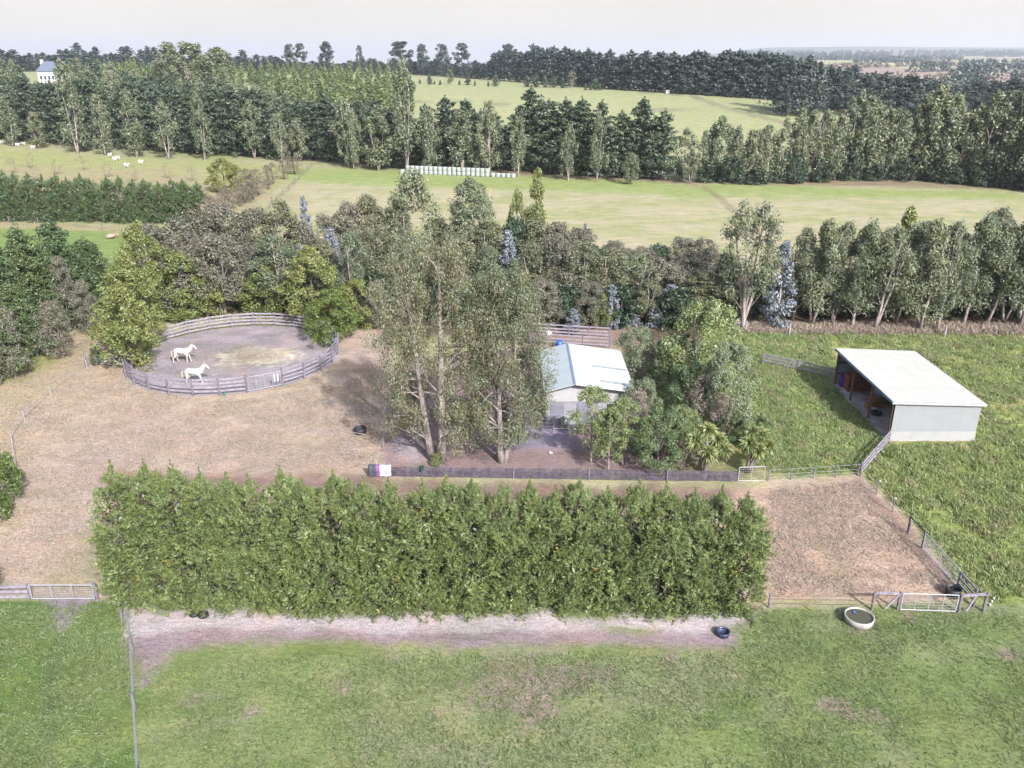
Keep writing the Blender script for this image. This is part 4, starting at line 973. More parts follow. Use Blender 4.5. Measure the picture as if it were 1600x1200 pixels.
# straw spread in the pen
rng = np.random.default_rng(4); c = at(395, 557, 0); n = 4200
P = np.stack([c.x + rng.normal(size=n) * 1.5, c.y + rng.normal(size=n) * 1.0, np.full(n, .03)], 1)
V = leaf_quads(P, rng.normal(size=(n, 3)) * .3 + [0, 0, 1], .11, .16, rng); o = link('spread_straw', mesh_np('spread_straw', V, [quads(n)], M_straw)); tag(o, 'loose pale straw strewn across the middle of the round pen', 'straw', kind='stuff')

# left bottom rails and gate
p = [at(-60, 938), at(49, 937)]
fence('rail_fence', 'weathered three-rail fence left of the galvanised gate', p, 2.2, 1.0, (.2, .52, .84), 'rail', M_post, M_rail, .09, .045, .16)
gate(at(51, 938), at(148, 938), 1.0, 2, 'galvanised mesh gate left of the hedge', M_galv)
MB().tube([(0, 0, -.1), (0, 0, 1.15)], .1, 8).build('gate_post', M_post, None, loc=tuple(at(152, 938)))
tag(bpy.data.objects['gate_post'], 'stout timber post between the left gate and the hedge', 'post')
MB().tube([(0, 0, -.1), (.12, .05, 1.0)], .05, 7).build('leaning_post', M_post, None, loc=tuple(at(190, 976)))
tag(bpy.data.objects['leaning_post'], 'thin leaning post at the left foot of the hedge', 'post')
fence('wire_fence', 'long low wire fence running away down the left foreground field', [at(201, 966), at(207, 1020), at(211, 1110), at(219, 1230)], 60, .95, (.25, .5, .75, .92), 'wire', M_post, M_wire, .07, .014)
fence('wire_fence', 'thin post and wire line between the hedge end and the round tank', [at(1201, 950), at(1362, 952)], 30, .9, (.3, .6, .85), 'wire', M_post, M_dkwire, .06, .01)
# white electric tape fence at the left
fence('tape_fence', 'white electric tape on short white posts across the dry paddock', [at(136, 575), at(80, 618), at(39, 658), at(19, 690), at(26, 732), at(20, 790), at(-10, 850)], 60, .85, (.8, .5), 'wire', M_white, M_white, .035, .013)
MB().tube([(0, 0, -.1), (0, 0, 1.35)], .13, 8).build('strainer_post', M_post, None, loc=tuple(at(136, 574)))
tag(bpy.data.objects['strainer_post'], 'thick pale strainer post where the white tape fence ends', 'post')
fence('tape_fence', 'single white tape line from the mesh fence up past the tall gum', [at(589, 735), at(599, 700), at(618, 655)], 60, .8, (.78,), 'wire', M_white, M_white, .03, .012)
fence('wire_fence', 'dark wire fence at the foot of the left cypress row', [at(-10, 596), at(60, 560), at(160, 500)], 5, 1.0, (.3, .6, .9), 'wire', M_post, M_dkwire, .06, .01)
fence('rail_fence', 'short grey rail fence under the dense yellow-green tree', [at(150, 571), at(190, 574), at(208, 584)], 2, 1.0, (.25, .5, .75, .95), 'rail', M_post, M_rail, .06, .03, .09)
# mesh fence
a, b = at(577, 744), at(1152, 752); root = fence('mesh_fence', 'long low fence clad in dark mesh between the hedge and the tall gums', [a, at(606, 744), at(620, 744), at(708, 746), at(802, 748), at(920, 750), at(1042, 752), b], 60, .98, (.84, .05), 'wire', M_post, M_dkwire, .055, .012)
m, nt, out = newmat('shade_mesh')
bb = nd(nt, 'ShaderNodeBsdfPrincipled'); bb.inputs['Roughness'].default_value = .9
tc = nd(nt, 'ShaderNodeTexCoord'); nz = noise(nt, tc.outputs['Object'], 3, 4, .7); nt.links.new(mixc(nt, C(66, 62, 78), C(112, 104, 120), mrange(nt, nz, .35, .65, 0, 1)), bb.inputs['Base Color'])
tr = nd(nt, 'ShaderNodeBsdfTransparent'); mx = nd(nt, 'ShaderNodeMixShader'); nz2 = noise(nt, tc.outputs['Object'], 1.3, 3, .6)
nt.links.new(mrange(nt, nz2, .4, .65, .92, .55), mx.inputs[0]); nt.links.new(tr.outputs[0], mx.inputs[1]); nt.links.new(bb.outputs[0], mx.inputs[2]); nt.links.new(mx.outputs[0], out.inputs[0])
M_mesh = m
mb = MB(); L = (b - a).length; n = 60; Vv = []; Fc = []
for i in range(n + 1):
    f = i / n; q = (b - a) * f; w = .03 * math.sin(i * 1.7)
    Vv += [(q.x, q.y + w - .06, .04), (q.x, q.y - w * .5 - .06, .80 + .03 * math.sin(i * 2.3))]
    if i: k = 2 * i; Fc.append((k - 2, k, k + 1, k - 1))
mb.add(Vv, Fc).build('shade_cloth', M_mesh, root)
def drape(name, label, px0, px1, py, z0, z1, mat, yoff):
    A, B = at(px0, py), at(px1, py); V = []; Fc = []; n = 8; W = (B - A).length
    for i in range(n + 1):
        for j, z in enumerate((z1 - .05, z1, z1, z0 + .3, z0)):
            y = (.22, .08, -.1, -.14, -.16)[j]; V.append((W * i / n, y + .03 * math.sin(i * 1.3 + j), z + (.02 * math.sin(i) if j else 0)))
        if i:
            for j in range(4): k = (i - 1) * 5 + j; Fc.append((k, k + 5, k + 6, k + 1))
    o = MB().add(V, Fc).build(name, mat, None, True, loc=(A.x, A.y + yoff, 0)); return tag(o, label, 'cover')
drape('horse_cover', 'pale grey horse cover hung over the left end of the mesh fence', 594, 612, 745, .12, .92, solid('pale_canvas', C(206, 202, 212), .8), 0)
drape('horse_cover', 'purple and pink strip of cloth beside the pale horse cover', 588, 594, 745, .15, .92, solid('purple_canvas', C(160, 104, 164), .8, col2=C(96, 72, 116)), .01)
drape('horse_cover', 'dark grey cover hanging at the very left end of the mesh fence', 577, 588, 745, .15, .92, solid('dark_canvas', C(80, 84, 98), .8), .02)
MB().lathe([(.0, 0), (.13, 0), (.15, .3), (.16, .31), (.14, .28), (.1, .02)], 14).build('bucket', solid('dark_green_plastic', C(40, 90, 76), .5), None, loc=tuple(at(660, 744) + Vector((0, -.3, .65))))
tag(bpy.data.objects['bucket.001'] if 'bucket.001' in bpy.data.objects else bpy.data.objects['bucket'], 'green bucket hung on the mesh fence', 'bucket')
gate(at(1153, 753), at(1193, 752), 1.15, 1, 'small pale mesh gate at the right end of the dark mesh fence', M_white, off=.08)
fence('wire_fence', 'short white posts and rail along the foot of the tall grass', [at(1200, 752), at(1340, 743)], 1.65, .95, (.88, .5, .25), 'wire', M_post, M_wire, .045, .014)
fence('rail_fence', 'pale rail fence from the shed corner down to the paddock corner', [at(1344, 744), at(1388, 692)], 1.9, 1.1, (.3, .62, .95), 'rail', M_post, M_rail, .07, .04, .15)
fence('rail_fence', 'pale double rail fence running left from the back of the open shed', [at(1304, 594), at(1245, 580), at(1192, 568)], 2.4, 1.1, (.35, .7, 1.0), 'rail', M_post, M_rail, .07, .04, .15)
fence('wire_fence', 'thin wire line with ball-topped posts from the corner to the diagonal gate', [at(1344, 744), at(1369, 772), at(1394, 800), at(1419, 836)], 60, .95, (.3, .6, .85), 'wire', M_post, M_dkwire, .04, .01)
for (px, py) in ((1371, 772), (1395, 800)):
    o = MB().lathe([(0, .9), (.05, .92), (.085, 1.0), (.05, 1.07), (0, 1.09)], 10).build('post_cap', M_white, None, True, loc=tuple(at(px, py))); tag(o, 'white ball insulator on the thin wire line by the bare paddock, ' + ('upper' if py < 780 else 'lower') + ' one', 'insulator')
fence('wire_fence', 'wire fence with sparse white posts in front of the gum row', [at(1165, 520), at(1233, 524), at(1476, 527), at(1660, 530)], 60, 1.3, (.4, .7, 1.0), 'wire', M_white, M_dkwire, .07, .008)
gate(at(1132, 518), at(1155, 518), 1.0, 1, 'small grey rail gate at the top of the thicket', M_rail)
# stock yard rails behind the stable
fence('rail_fence', 'pale timber rail fence behind the stable, the far one', [at(826, 522), at(952, 530)], 2.4, 1.3, (.45, .8, 1.2), 'rail', M_post, M_rail, .07, .04, .15)
fence('rail_fence', 'pale timber rail fence behind the stable, the near one', [at(828, 538), at(952, 546)], 2.4, 1.3, (.45, .8, 1.2), 'rail', M_post, M_rail, .07, .04, .15)
# diagonal gate and corner frames bottom right
gA, gB = at(1441, 858), at(1494, 918)
gate(gA, gB, 1.15, 3, 'long galvanised gate standing diagonally beside the bare paddock', M_galv)
o = fence('pipe_fence', 'dark pipe frame at the top of the diagonal gate', [at(1418, 832), at(1440, 856)], 60, 1.15, (1.12,), 'rail', M_dksteel, M_dksteel, .05, .06, .06)
o = fence('rail_fence', 'short three-rail section between the diagonal gate and the corner frame', [at(1496, 920), at(1521, 948)], 60, 1.15, (.35, .7, 1.05), 'rail', M_post, M_rail, .06, .04, .12)
def braced(a, b, h, label, brace):
    a, b = Vector(a), Vector(b); root = thing('fence_brace', label, 'fence frame', tuple(a)); q = b - a
    MB().tube([(0, 0, -.1), (0, 0, h)], .075, 8).build('post', M_post, root)
    MB().tube([(q.x, q.y, -.1), (q.x, q.y, h)], .085, 8).build('post', M_post, root)
    MB().bar((0, 0, h - .06), (q.x, q.y, h - .06), .09, .12).build('top_rail', M_rail, root)
    MB().bar(q * brace[0] + Vector((0, -.02, brace[1])), q * brace[2] + Vector((0, -.02, brace[3])), .06, .09).build('brace', M_rail, root)
braced(at(1362, 953), at(1402, 953), 1.15, 'timber brace frame left of the bottom right gate', (.5, .1, .95, 1.0))
gate(at(1406, 955), at(1492, 958), 1.15, 3, 'white pipe gate in the bottom right corner of the bare paddock', M_white)
braced(at(1497, 957), at(1536, 955), 1.15, 'timber brace frame right of the white pipe gate', (.3, .1, .55, 1.0))
for i, (px, py) in enumerate(((1546, 947), (1549, 942), (1552, 937))):
    o = MB().lathe([(0, 0), (.06, .03), (.075, .1), (.05, .17), (0, .19)], 10).build('insulator', M_white, None, True, loc=tuple(at(px, py))); tag(o, 'white electric fence insulator by the right brace frame', 'insulator', 'white insulators by the right brace frame')

# ------------------------------------------------------------------ tanks, tubs and tyres
def tub(px, py, r, h, label, mat, name='stock_tub', water=None, cat='tub'):
    p = at(px, py); root = thing(name, label, cat, tuple(p)); t = r * .09
    MB().lathe([(0, .0), (r * .93, 0), (r * .97, h * .5), (r, h), (r - t, h + .01), (r - t * 1.3, h * .5), (r * .85, h * .3), (0, h * .28)], 36).build('body', mat, root, True)
    if water:
        MB().lathe([(0, h * .82), (r - t * 1.1, h * .82)], 36).build('water', water, root)
    return root
m, nt, out = newmat('pond_water'); bb = nd(nt, 'ShaderNodeBsdfPrincipled'); bb.inputs['Base Color'].default_value = (.05, .05, .025, 1); bb.inputs['Roughness'].default_value = .2; nt.links.new(bb.outputs[0], out.inputs[0]); M_water = m
tk = tub(1341, 972, 0.76, .42, 'round white concrete stock tank full of greenish water', solid('white_concrete', C(216, 212, 208, 2.4), .7, nscale=2, col2=C(180, 176, 170, 2.2)), 'stock_tank', M_water, 'water tank')
MB().lathe([(0, 0), (.07, .02), (.08, .07), (0, .12)], 12).build('ballcock_float', solid('blue_float', C(60, 110, 230), .4), tk, True, loc=(-.15, .35, .34))
t2 = tub(1129, 992, .36, .26, 'small dark blue tub at the right foot of the hedge', solid('dark_blue_plastic', C(60, 66, 96), .4), water=None)
tub(563, 676, .5, .42, 'black feed tub standing in the dry paddock', M_black, water=None)
MB().tube([(-.62, 0, .34), (.5, -.35, .3)], .03, 6).build('stick', M_bark_g, None, loc=tuple(at(563, 677) + Vector((0, -.5, 0)))); tag(bpy.data.objects['stick'], 'pale stick lying against the black feed tub', 'stick')
tub(1488, 930, .42, .5, 'black tub tucked behind the diagonal gate', M_black)
def tyre(p, R0, r0, label, rz=0, tilt=0, group=None, name='tyre'):
    prof = [(R0 - r0 * 1.6, 0), (R0 - r0 * .3, -.01), (R0, r0 * .35), (R0, r0 * 1.2), (R0 - r0 * .3, r0 * 1.55), (R0 - r0 * 1.6, r0 * 1.5), (R0 - r0 * .9, r0 * .8), (R0 - r0 * 1.6, 0)]
    root = thing(name, label, 'tyre', tuple(p), rz, group); root.rotation_euler[0] = tilt
    MB().lathe(prof, 24).build('tread', M_black, root, True)
    MB().lathe([(0, r0 * .7), ((R0 - r0 * 1.5), r0 * .75)], 20).build('hub', solid('dusty_hub', C(120, 118, 124), .5), root)
tyre(at(304, 961), .28, .14, 'left one of two old tyres half under the hedge')
tyre(at(318, 963), .28, .14, 'right one of two old tyres half under the hedge')

# ------------------------------------------------------------------ open shed
x0, x1, y0, y1, zf, zb = 29.1, 35.8, 58.25, 70.0, 3.3, 3.12
M_roof = corrugated('shed_roof_iron', C(228, 228, 220, 2.15), 'Y', .38, .6, amp=.6, dirt=C(212, 210, 202, 2.15), patch_line_fac=.3)
M_wallir = corrugated('shed_wall_iron', C(206, 211, 216, 2.9), 'X', .25, .6, amp=.12, dirt=C(182, 188, 196, 3.3), patch_line_fac=.15)
M_slab = solid('pale_dusty_floor', C(206, 196, 206), .9, nscale=.8, col2=C(168, 140, 132))
M_timber = solid('brown_timber', C(138, 104, 84), .8, nscale=4)
shed = thing('open_shed', 'open-fronted farm shed of pale corrugated iron with nearly flat roof', 'shed', (x0, y0, 0)); sx, sy = x1 - x0, y1 - y0
MB().box((sx / 2, sy / 2, -.05), (sx + .2, sy + .1, .16)).build('floor', M_slab, shed)
def slab(pts, th):
    V = [tuple(p) for p in pts] + [(p[0], p[1], p[2] - th) for p in pts]
    return MB().add(V, [(0, 1, 2, 3), (7, 6, 5, 4), (0, 4, 5, 1), (1, 5, 6, 2), (2, 6, 7, 3), (3, 7, 4, 0)])
slab([(-.2, -.18, zf), (sx + .2, -.18, zb), (sx + .2, sy + .15, zb), (-.2, sy + .15, zf + .1)], .07).build('roof', M_roof, shed)
def wallq(pts, th, axis):
    a = [Vector(p) for p in pts]; n = (a[1] - a[0]).cross(a[2] - a[1]).normalized() * th
    V = [tuple(p) for p in a] + [tuple(p - n) for p in a]
    return MB().add(V, [(0, 1, 2, 3), (7, 6, 5, 4), (0, 4, 5, 1), (1, 5, 6, 2), (2, 6, 7, 3), (3, 7, 4, 0)])
wallq([(0, 0, .75), (sx, 0, .75), (sx, 0, zb - .09), (0, 0, zf - .09)], .06, 'y').build('front_wall', M_wallir, shed)
wallq([(0, -.025, .0), (sx, -.025, .0), (sx, -.025, .748), (0, -.025, .748)], .1, 'y').build('base_wall', corrugated('base_wall_iron', C(222, 224, 226, 2.7), 'X', .25, .6, amp=.12, dirt=C(196, 198, 200, 3.1), patch_line_fac=.2), shed)
wallq([(sx, 0.02, 0), (sx, sy, 0), (sx, sy, zb - .09), (sx, 0.02, zb - .09)], .06, 'x').build('long_wall', corrugated('long_wall_iron', C(208, 212, 218), 'Y', .25, .5), shed)
wallq([(sx, sy, 0), (0, sy, 0), (0, sy, zf), (sx, sy, zb - .09)], .06, 'y').build('back_wall', M_wallir, shed)
MB().box((sx / 2, -.235, (zf + zb) / 2 - .06), (sx + .5, .05, .2), M=Matrix.Rotation(math.atan2(zf - zb, sx), 3, 'Y')).build('barge_flashing', M_white, shed)
MB().box((-.235, sy / 2, zf - .03), (.06, sy + .3, .2)).build('gutter', M_bluegutter, shed)
MB().box((sx + .235, sy / 2, zb - .08), (.05, sy + .3, .14)).build('gutter', M_white, shed)
for f in (.0, .335, .665, .985):
    MB().box((.05, .08 + f * (sy - .1), zf / 2), (.16, .16, zf - .12)).build('post', M_timber, shed)
for z in (1.1, 2.1, 2.9):
    MB().box((sx / 2, sy - .1, z), (sx - .15, .06, .1)).build('wall_rail', M_dksteel, shed)
for f in (.335, .665):
    MB().bar((.1, .08 + f * (sy - .1), zf - .18), (sx - .1, .08 + f * (sy - .1), zb - .2), .08, .18).build('rafter', M_dksteel, shed)
# contents
def C3(x, y, z=.03): return (x0 + x, y0 + y, z)
M_hay = solid('red_brown_timber', C(170, 96, 76), .85, nscale=5, col2=C(110, 66, 56)); M_bale = solid('old_hay', C(176, 140, 96), .95, nscale=6, bump=.6)
pl = thing('timber_crate', 'red-brown slatted timber crate at the back of the open shed', 'crate', C3(1.6, 10.4))
for i in range(6): MB().box((0, -.62, .2 + i * .24), (2.2, .04, .18)).build('slat', M_hay, pl)
for i in range(3): MB().box((-1.0 + i * 1.0, -.56, .75), (.1, .08, 1.5)).build('upright', M_timber, pl)
MB().box((0, .05, .72), (2.1, 1.1, 1.35)).build('stacked_wood', M_hay, pl)
for k, (x, y, z, lb) in enumerate(((1.2, 6.3, 0.03, 'lower left of the dark bales'), (2.3, 6.5, 0.03, 'lower right of the dark bales'), (1.7, 6.4, .5, 'upper one of the dark bales'))):
    o = MB().box((0, 0, .23), (1.0, .5, .45)).build('hay_bale', M_bale, None, loc=C3(x, y, z), rz=.2); bv = o.modifiers.new('b', 'BEVEL'); bv.width = .05; bv.segments = 2; tag(o, 'small hay bale inside the open shed, ' + lb, 'hay bale')
def heap(name, label, cat, loc, size, mat, seed):
    rng = np.random.default_rng(seed); mb = MB(); n = 18; V = []; Fc = []; rings = 7
    for j in range(rings + 1):
        f = j / rings
        for i in range(n):
            a = 2 * math.pi * i / n; r = math.cos(f * math.pi / 2) ** .6 * (1 + .18 * rng.normal() * (1 - f))
            V.append((size[0] * r * math.cos(a), size[1] * r * math.sin(a), size[2] * f ** .9 * (1 + .06 * rng.normal())))
        if j:
            for i in range(n): i2 = (i + 1) % n; Fc.append(((j - 1) * n + i, (j - 1) * n + i2, j * n + i2, j * n + i))
    Fc.append(tuple(rings * n + i for i in range(n)))
    return tag(mb.add(V, Fc).build(name, mat, None, True, loc=loc), label, cat)
heap('tarpaulin', 'crumpled pale blue tarpaulin heap in the middle of the open shed', 'tarpaulin', C3(3.4, 7.6), (1.3, .9, .8), solid('blue_tarp', C(120, 160, 190), .5), 2)
heap('tarpaulin', 'white sheet thrown over gear at the back of the open shed', 'tarpaulin', C3(3.9, 9.8), (1.1, .8, 1.0), solid('white_tarp', C(214, 214, 220), .6), 3)
heap('rubber_heap', 'dark heap of covers by the end wall inside the open shed', 'heap', C3(4.0, 2.0), (1.2, 1.1, .9), M_dksteel, 4)
tyre(Vector(C3(1.1, 4.9)), .45, .17, 'tyre lying on the shed floor, nearest the middle post'); tyre(Vector(C3(2.6, 3.5)), .5, .18, 'tyre lying deeper on the shed floor near the end wall', 0, .35)
tub(0, 0, .3, .3, 'x', M_white) if False else None
p_ = thing('wash_basin', 'shiny pale basin on the shed floor beside the tyre', 'basin', C3(1.1, 5.6)); MB().lathe([(0, .02), (.22, .02), (.3, .25), (.33, .26), (.29, .24), (.2, .08), (0, .07)], 20).build('bowl', M_white, p_, True)
o = MB().box((0, 0, .5), (.5, .5, 1.0)).build('feed_bin', solid('violet_plastic', C(120, 80, 190), .5), None, loc=C3(.6, 11.2)); bv = o.modifiers.new('b', 'BEVEL'); bv.width = .05; bv.segments = 2; tag(o, 'violet plastic bin in the back left corner of the open shed', 'bin')

# ------------------------------------------------------------------ stable
X0, XR, X1, Y0, Y1, ZE0, ZR, ZE1 = 2.75, 4.95, 9.45, 61.2, 70.2, 3.05, 3.72, 3.05
st = thing('stable', 'white stable with pale unequal gable roof behind the tall gums', 'stable', (X0, Y0, 0)); W_, D_ = X1 - X0, Y1 - Y0; xr = XR - X0
M_rl = corrugated('stable_roof_left', C(206, 217, 221, 2.05), 'Y', .35, .5, amp=.3, dirt=C(184, 200, 206, 2.2), patch_line_fac=.25); M_rr = corrugated('stable_roof_right', C(228, 231, 228, 2.05), 'Y', .35, .5, amp=.3, dirt=C(206, 208, 202, 2.6), patch_line_fac=.25)
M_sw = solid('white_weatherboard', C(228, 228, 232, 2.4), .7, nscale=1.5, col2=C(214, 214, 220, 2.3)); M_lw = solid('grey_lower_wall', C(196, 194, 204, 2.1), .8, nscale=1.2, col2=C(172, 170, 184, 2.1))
slab([(-.25, -.6, ZE0), (xr - .04, -.6, ZR), (xr - .04, D_ + .3, ZR), (-.25, D_ + .3, ZE0)], .06).build('roof_left', M_rl, st)
slab([(xr + .04, -.6, ZR), (W_ + .3, -.6, ZE1), (W_ + .3, D_ + .3, ZE1), (xr + .04, D_ + .3, ZR)], .06).build('roof_right', M_rr, st)
MB().bar((xr, -.62, ZR + .02), (xr, D_ + .32, ZR + .02), .16, .05).build('ridge_cap', M_bluegutter, st)  # cap's blue reproduces lens colour fringing along the ridge
MB().add([(0, 0, 2.0), (W_, 0, 2.0), (W_, 0, ZE1 - .04), (xr, 0, ZR - .09), (0, 0, ZE0 - .02), (0, .1, 2.0), (W_, .1, 2.0), (W_, .1, ZE1 - .04), (xr, .1, ZR - .09), (0, .1, ZE0 - .02)], [(0, 1, 2, 3, 4), (9, 8, 7, 6, 5), (0, 5, 6, 1)]).build('gable_wall', M_sw, st)
MB().box((W_ / 2, .14, .98), (W_, .1, 2.03)).build('lower_wall', M_lw, st)
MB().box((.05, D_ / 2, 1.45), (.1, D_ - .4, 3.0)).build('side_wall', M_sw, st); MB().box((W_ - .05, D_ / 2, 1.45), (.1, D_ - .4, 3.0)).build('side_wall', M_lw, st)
MB().box((W_ / 2, D_ - .1, 1.45), (W_, .1, 2.95)).build('back_wall', M_sw, st)
for x in (.9, 3.0): 
    dr = MB().box((x, .065, .95), (1.1, .05, 1.85)).build('stable_door', solid('grey_door', C(150, 150, 168), .7), st); MB().box((x, .03, 1.35), (.08, .02, .04)).build('latch', M_dksteel, dr)
wn = MB().box((5.3, .065, 1.5), (1.0, .05, .7)).build('window', M_white, st); MB().box((5.3, .03, 1.5), (.86, .03, .56)).build('pane', solid('dark_glass', (.03, .04, .05), .1), wn)
def on_right(x, dz): return ZR + (ZE1 - ZR) * (x - xr) / (W_ + .3 - xr) + dz
for (xa, xb, yv, lb) in ((4.0, 6.85, 4.2, 0), (4.4, 6.7, .9, 0)):
    MB().bar((xa, yv, on_right(xa, .015)), (xb, yv, on_right(xb, .015)), .34, .03).build('skylight_strip', solid('weathered_skylight', C(176, 184, 190), .5), st)
dish = thing('satellite_dish', 'small white dish on a pole behind the stable', 'dish', tuple(at(852, 545))); MB().tube([(0, 0, 0), (.35, 0, 1.6)], .03, 6).build('pole', M_galv, dish); MB().lathe([(0, 0), (.18, .04), (.3, .1), (.3, .12), (0, .03)], 18).build('dish', M_white, dish, True, loc=(.35, -.05, 1.7)).rotation_euler = (1.2, 0, 0)
p_ = thing('plastic_drum', 'bright blue drum behind the ridge of the stable', 'drum', tuple(at(874, 546) + Vector((0, 0, 0)))); MB().lathe([(0, 0), (.3, 0), (.31, .3), (.33, .32), (.31, .34), (.31, .62), (.33, .64), (.31, .66), (.29, .95), (0, .96)], 20).build('body', solid('blue_plastic', (.02, .09, .5), .4), p_, True)
gate(at(866, 672), at(888, 671), 1.2, 1, 'galvanised yard gate in front of the stable', M_galv)
fence('yard_rail', 'short pipe rail fence left of the stable yard gate', [at(846, 671), at(865, 672)], 60, 1.2, (.3, .6, .9, 1.15), 'wire', M_galv, M_galv, .04, .02)
o = heap('pale_stone', 'small pale stone on the mauve yard below the stable', 'stone', tuple(at(860, 708)), (.18, .12, .16), M_white, 8)

# ------------------------------------------------------------------ wrapped bales
M_wrap = solid('bale_wrap', C(204, 214, 208, 2.3), .5, var=.06, nscale=.8); A = at(634, 271); B = at(765, 276); dirv = (B - A).normalized(); ang = math.atan2(dirv.y, dirv.x)
def bale(p, k):
    r = .6; prof = [(0, 0), (.5, 0), (.58, .05), (.6, .15), (.6, 1.05), (.58, 1.15), (.5, 1.2), (0, 1.2)]
    o = MB().lathe(prof, 16).mesh('bale', M_wrap, True) if 'bale' not in bpy.data.meshes else bpy.data.meshes['bale']
    e = link('wrapped_bale', o, None, tuple(p), random.uniform(0, 6), (1, 1, .8)); return e
n = 18; step = (B - A).length / n
for i in range(n):
    for lv in (0, 1):
        e = bale(A + dirv * step * (i + .5) + Vector((0, 0, lv * .955)), i); tag(e, ('upper' if lv else 'lower') + ' wrapped pale green bale in the double-height row before the rear pines', 'hay bale', ('upper' if lv else 'lower') + ' bales of the stacked row')
for i in range(5): tag(bale(B + dirv * (1.25 * i + .9) + Vector((0, -.2, 0)), i), 'wrapped bale in the single-height right end of the bale row', 'hay bale', 'single bales at the right end of the row')
tag(bale(A - dirv * .9, 0), 'single wrapped bale at the left end of the bale row', 'hay bale')

# ------------------------------------------------------------------ far house and sheds
def bldg(name, label, bx, by, w, d, h, rh, wall, roof, rz=0, windows=()):
    p = at(bx, by); r = thing(name, label, 'house' if name == 'house' else 'shed', tuple(p), rz)
    MB().box((0, 0, h / 2), (w, d, h)).build('wall', wall, r)
    MB().add([(-w / 2 - .4, -d / 2 - .4, h), (w / 2 + .4, -d / 2 - .4, h), (w / 2 + .4, d / 2 + .4, h), (-w / 2 - .4, d / 2 + .4, h), (-w / 2 + d * .25, 0, h + rh), (w / 2 - d * .25, 0, h + rh)], [(0, 1, 5, 4), (1, 2, 5), (2, 3, 4, 5), (3, 0, 4), (3, 2, 1, 0)]).build('roof', roof, r)
    for x, z, ww, hh in windows:
        f = MB().box((x, -d / 2 - .03, z), (ww, .06, hh)).build('window', M_white, r); MB().box((x, -d / 2 - .075, z), (ww - .25, .04, hh - .25)).build('pane', solid('far_glass', (.05, .07, .12), .2), f)
    return r
M_slate = solid('grey_roof', C(120, 132, 150), .6); M_wh = solid('white_render', C(226, 224, 228), .7, var=.04)
b = at(82, 150)
hs = bldg('house', 'tall white house with grey hipped roof among the pines on the left hill', 86, 150, 9.5, 8, 0, 3, M_wh, M_slate)
for c in list(hs.children): bpy.data.objects.remove(c)
hs_h = height_at(b, 111)
MB().box((0, 0, hs_h / 2), (7.6, 8, hs_h)).build('wall', M_wh, hs)
MB().add([(-4.1, -4.4, hs_h), (4.1, -4.4, hs_h), (4.1, 4.4, hs_h), (-4.1, 4.4, hs_h), (-2.2, 0, hs_h + 4), (2.2, 0, hs_h + 4)], [(0, 1, 5, 4), (1, 2, 5), (2, 3, 4, 5), (3, 0, 4), (3, 2, 1, 0)]).build('roof', M_slate, hs)
for x in (-2.4, -.6, 1.1, 2.8):
    for z in (2.6, 6.0):
        f = MB().box((x, -4.03, hs_h - z), (1.1, .06, 1.7)).build('window', M_white, hs); MB().box((x, -4.075, hs_h - z), (.85, .04, 1.4)).build('pane', solid('house_glass', (.05, .07, .12), .2), f)
MB().box((-3.2, .5, hs_h + 3.0), (1, 1, 3.6)).build('chimney', M_wh, hs)
bldg('farm_shed', 'small pale shed half hidden right of the white house', 160, 130, 6, 5, 3.5, 1.5, M_wh, M_white)
bldg('farm_shed', 'tiny pinkish shed further right on the wooded hill', 204, 139, 6, 5, 3.5, 1.5, solid('pink_render', C(206, 186, 190), .7), M_wh)
bldg('water_tank_shed', 'tiny white box at the top right of the upper field', 1043, 146, 1.8, 1.5, 1.3, .3, M_wh, M_wh)

# ------------------------------------------------------------------ animals
def skin_body(name, verts, edges, radii, mat, parent, sub=2, scale=1.0):
    me = bpy.data.meshes.new(name); me.from_pydata([tuple(Vector(v) * scale) for v in verts], edges, [])
    o = bpy.data.objects.new(name, me); COL.objects.link(o); o.modifiers.new('s', 'SKIN')
    for i, r in enumerate(radii):
        rr = r if hasattr(r, '__len__') else (r, r); me.skin_vertices[0].data[i].radius = (rr[0] * scale, rr[1] * scale)
    me.skin_vertices[0].data[0].use_root = True
    sm = o.modifiers.new('u', 'SUBSURF'); sm.levels = sub; sm.render_levels = sub
    dg = bpy.context.evaluated_depsgraph_get(); dg.update(); m2 = bpy.data.meshes.new_from_object(o.evaluated_get(dg))
    bpy.data.objects.remove(o); m2.name = name; m2.materials.clear(); m2.materials.append(mat)
    for p in m2.polygons: p.use_smooth = True; p.material_index = 0
    return link(name, m2, parent)
M_horse = solid('white_horse_coat', C(238, 234, 230, 2.5), .7, var=.03, nscale=2); M_mane = solid('cream_hair', C(222, 200, 172), .8); M_hoof = solid('hoof', C(90, 80, 80), .6); M_taile = solid('rusty_tail', C(206, 184, 168), .8)
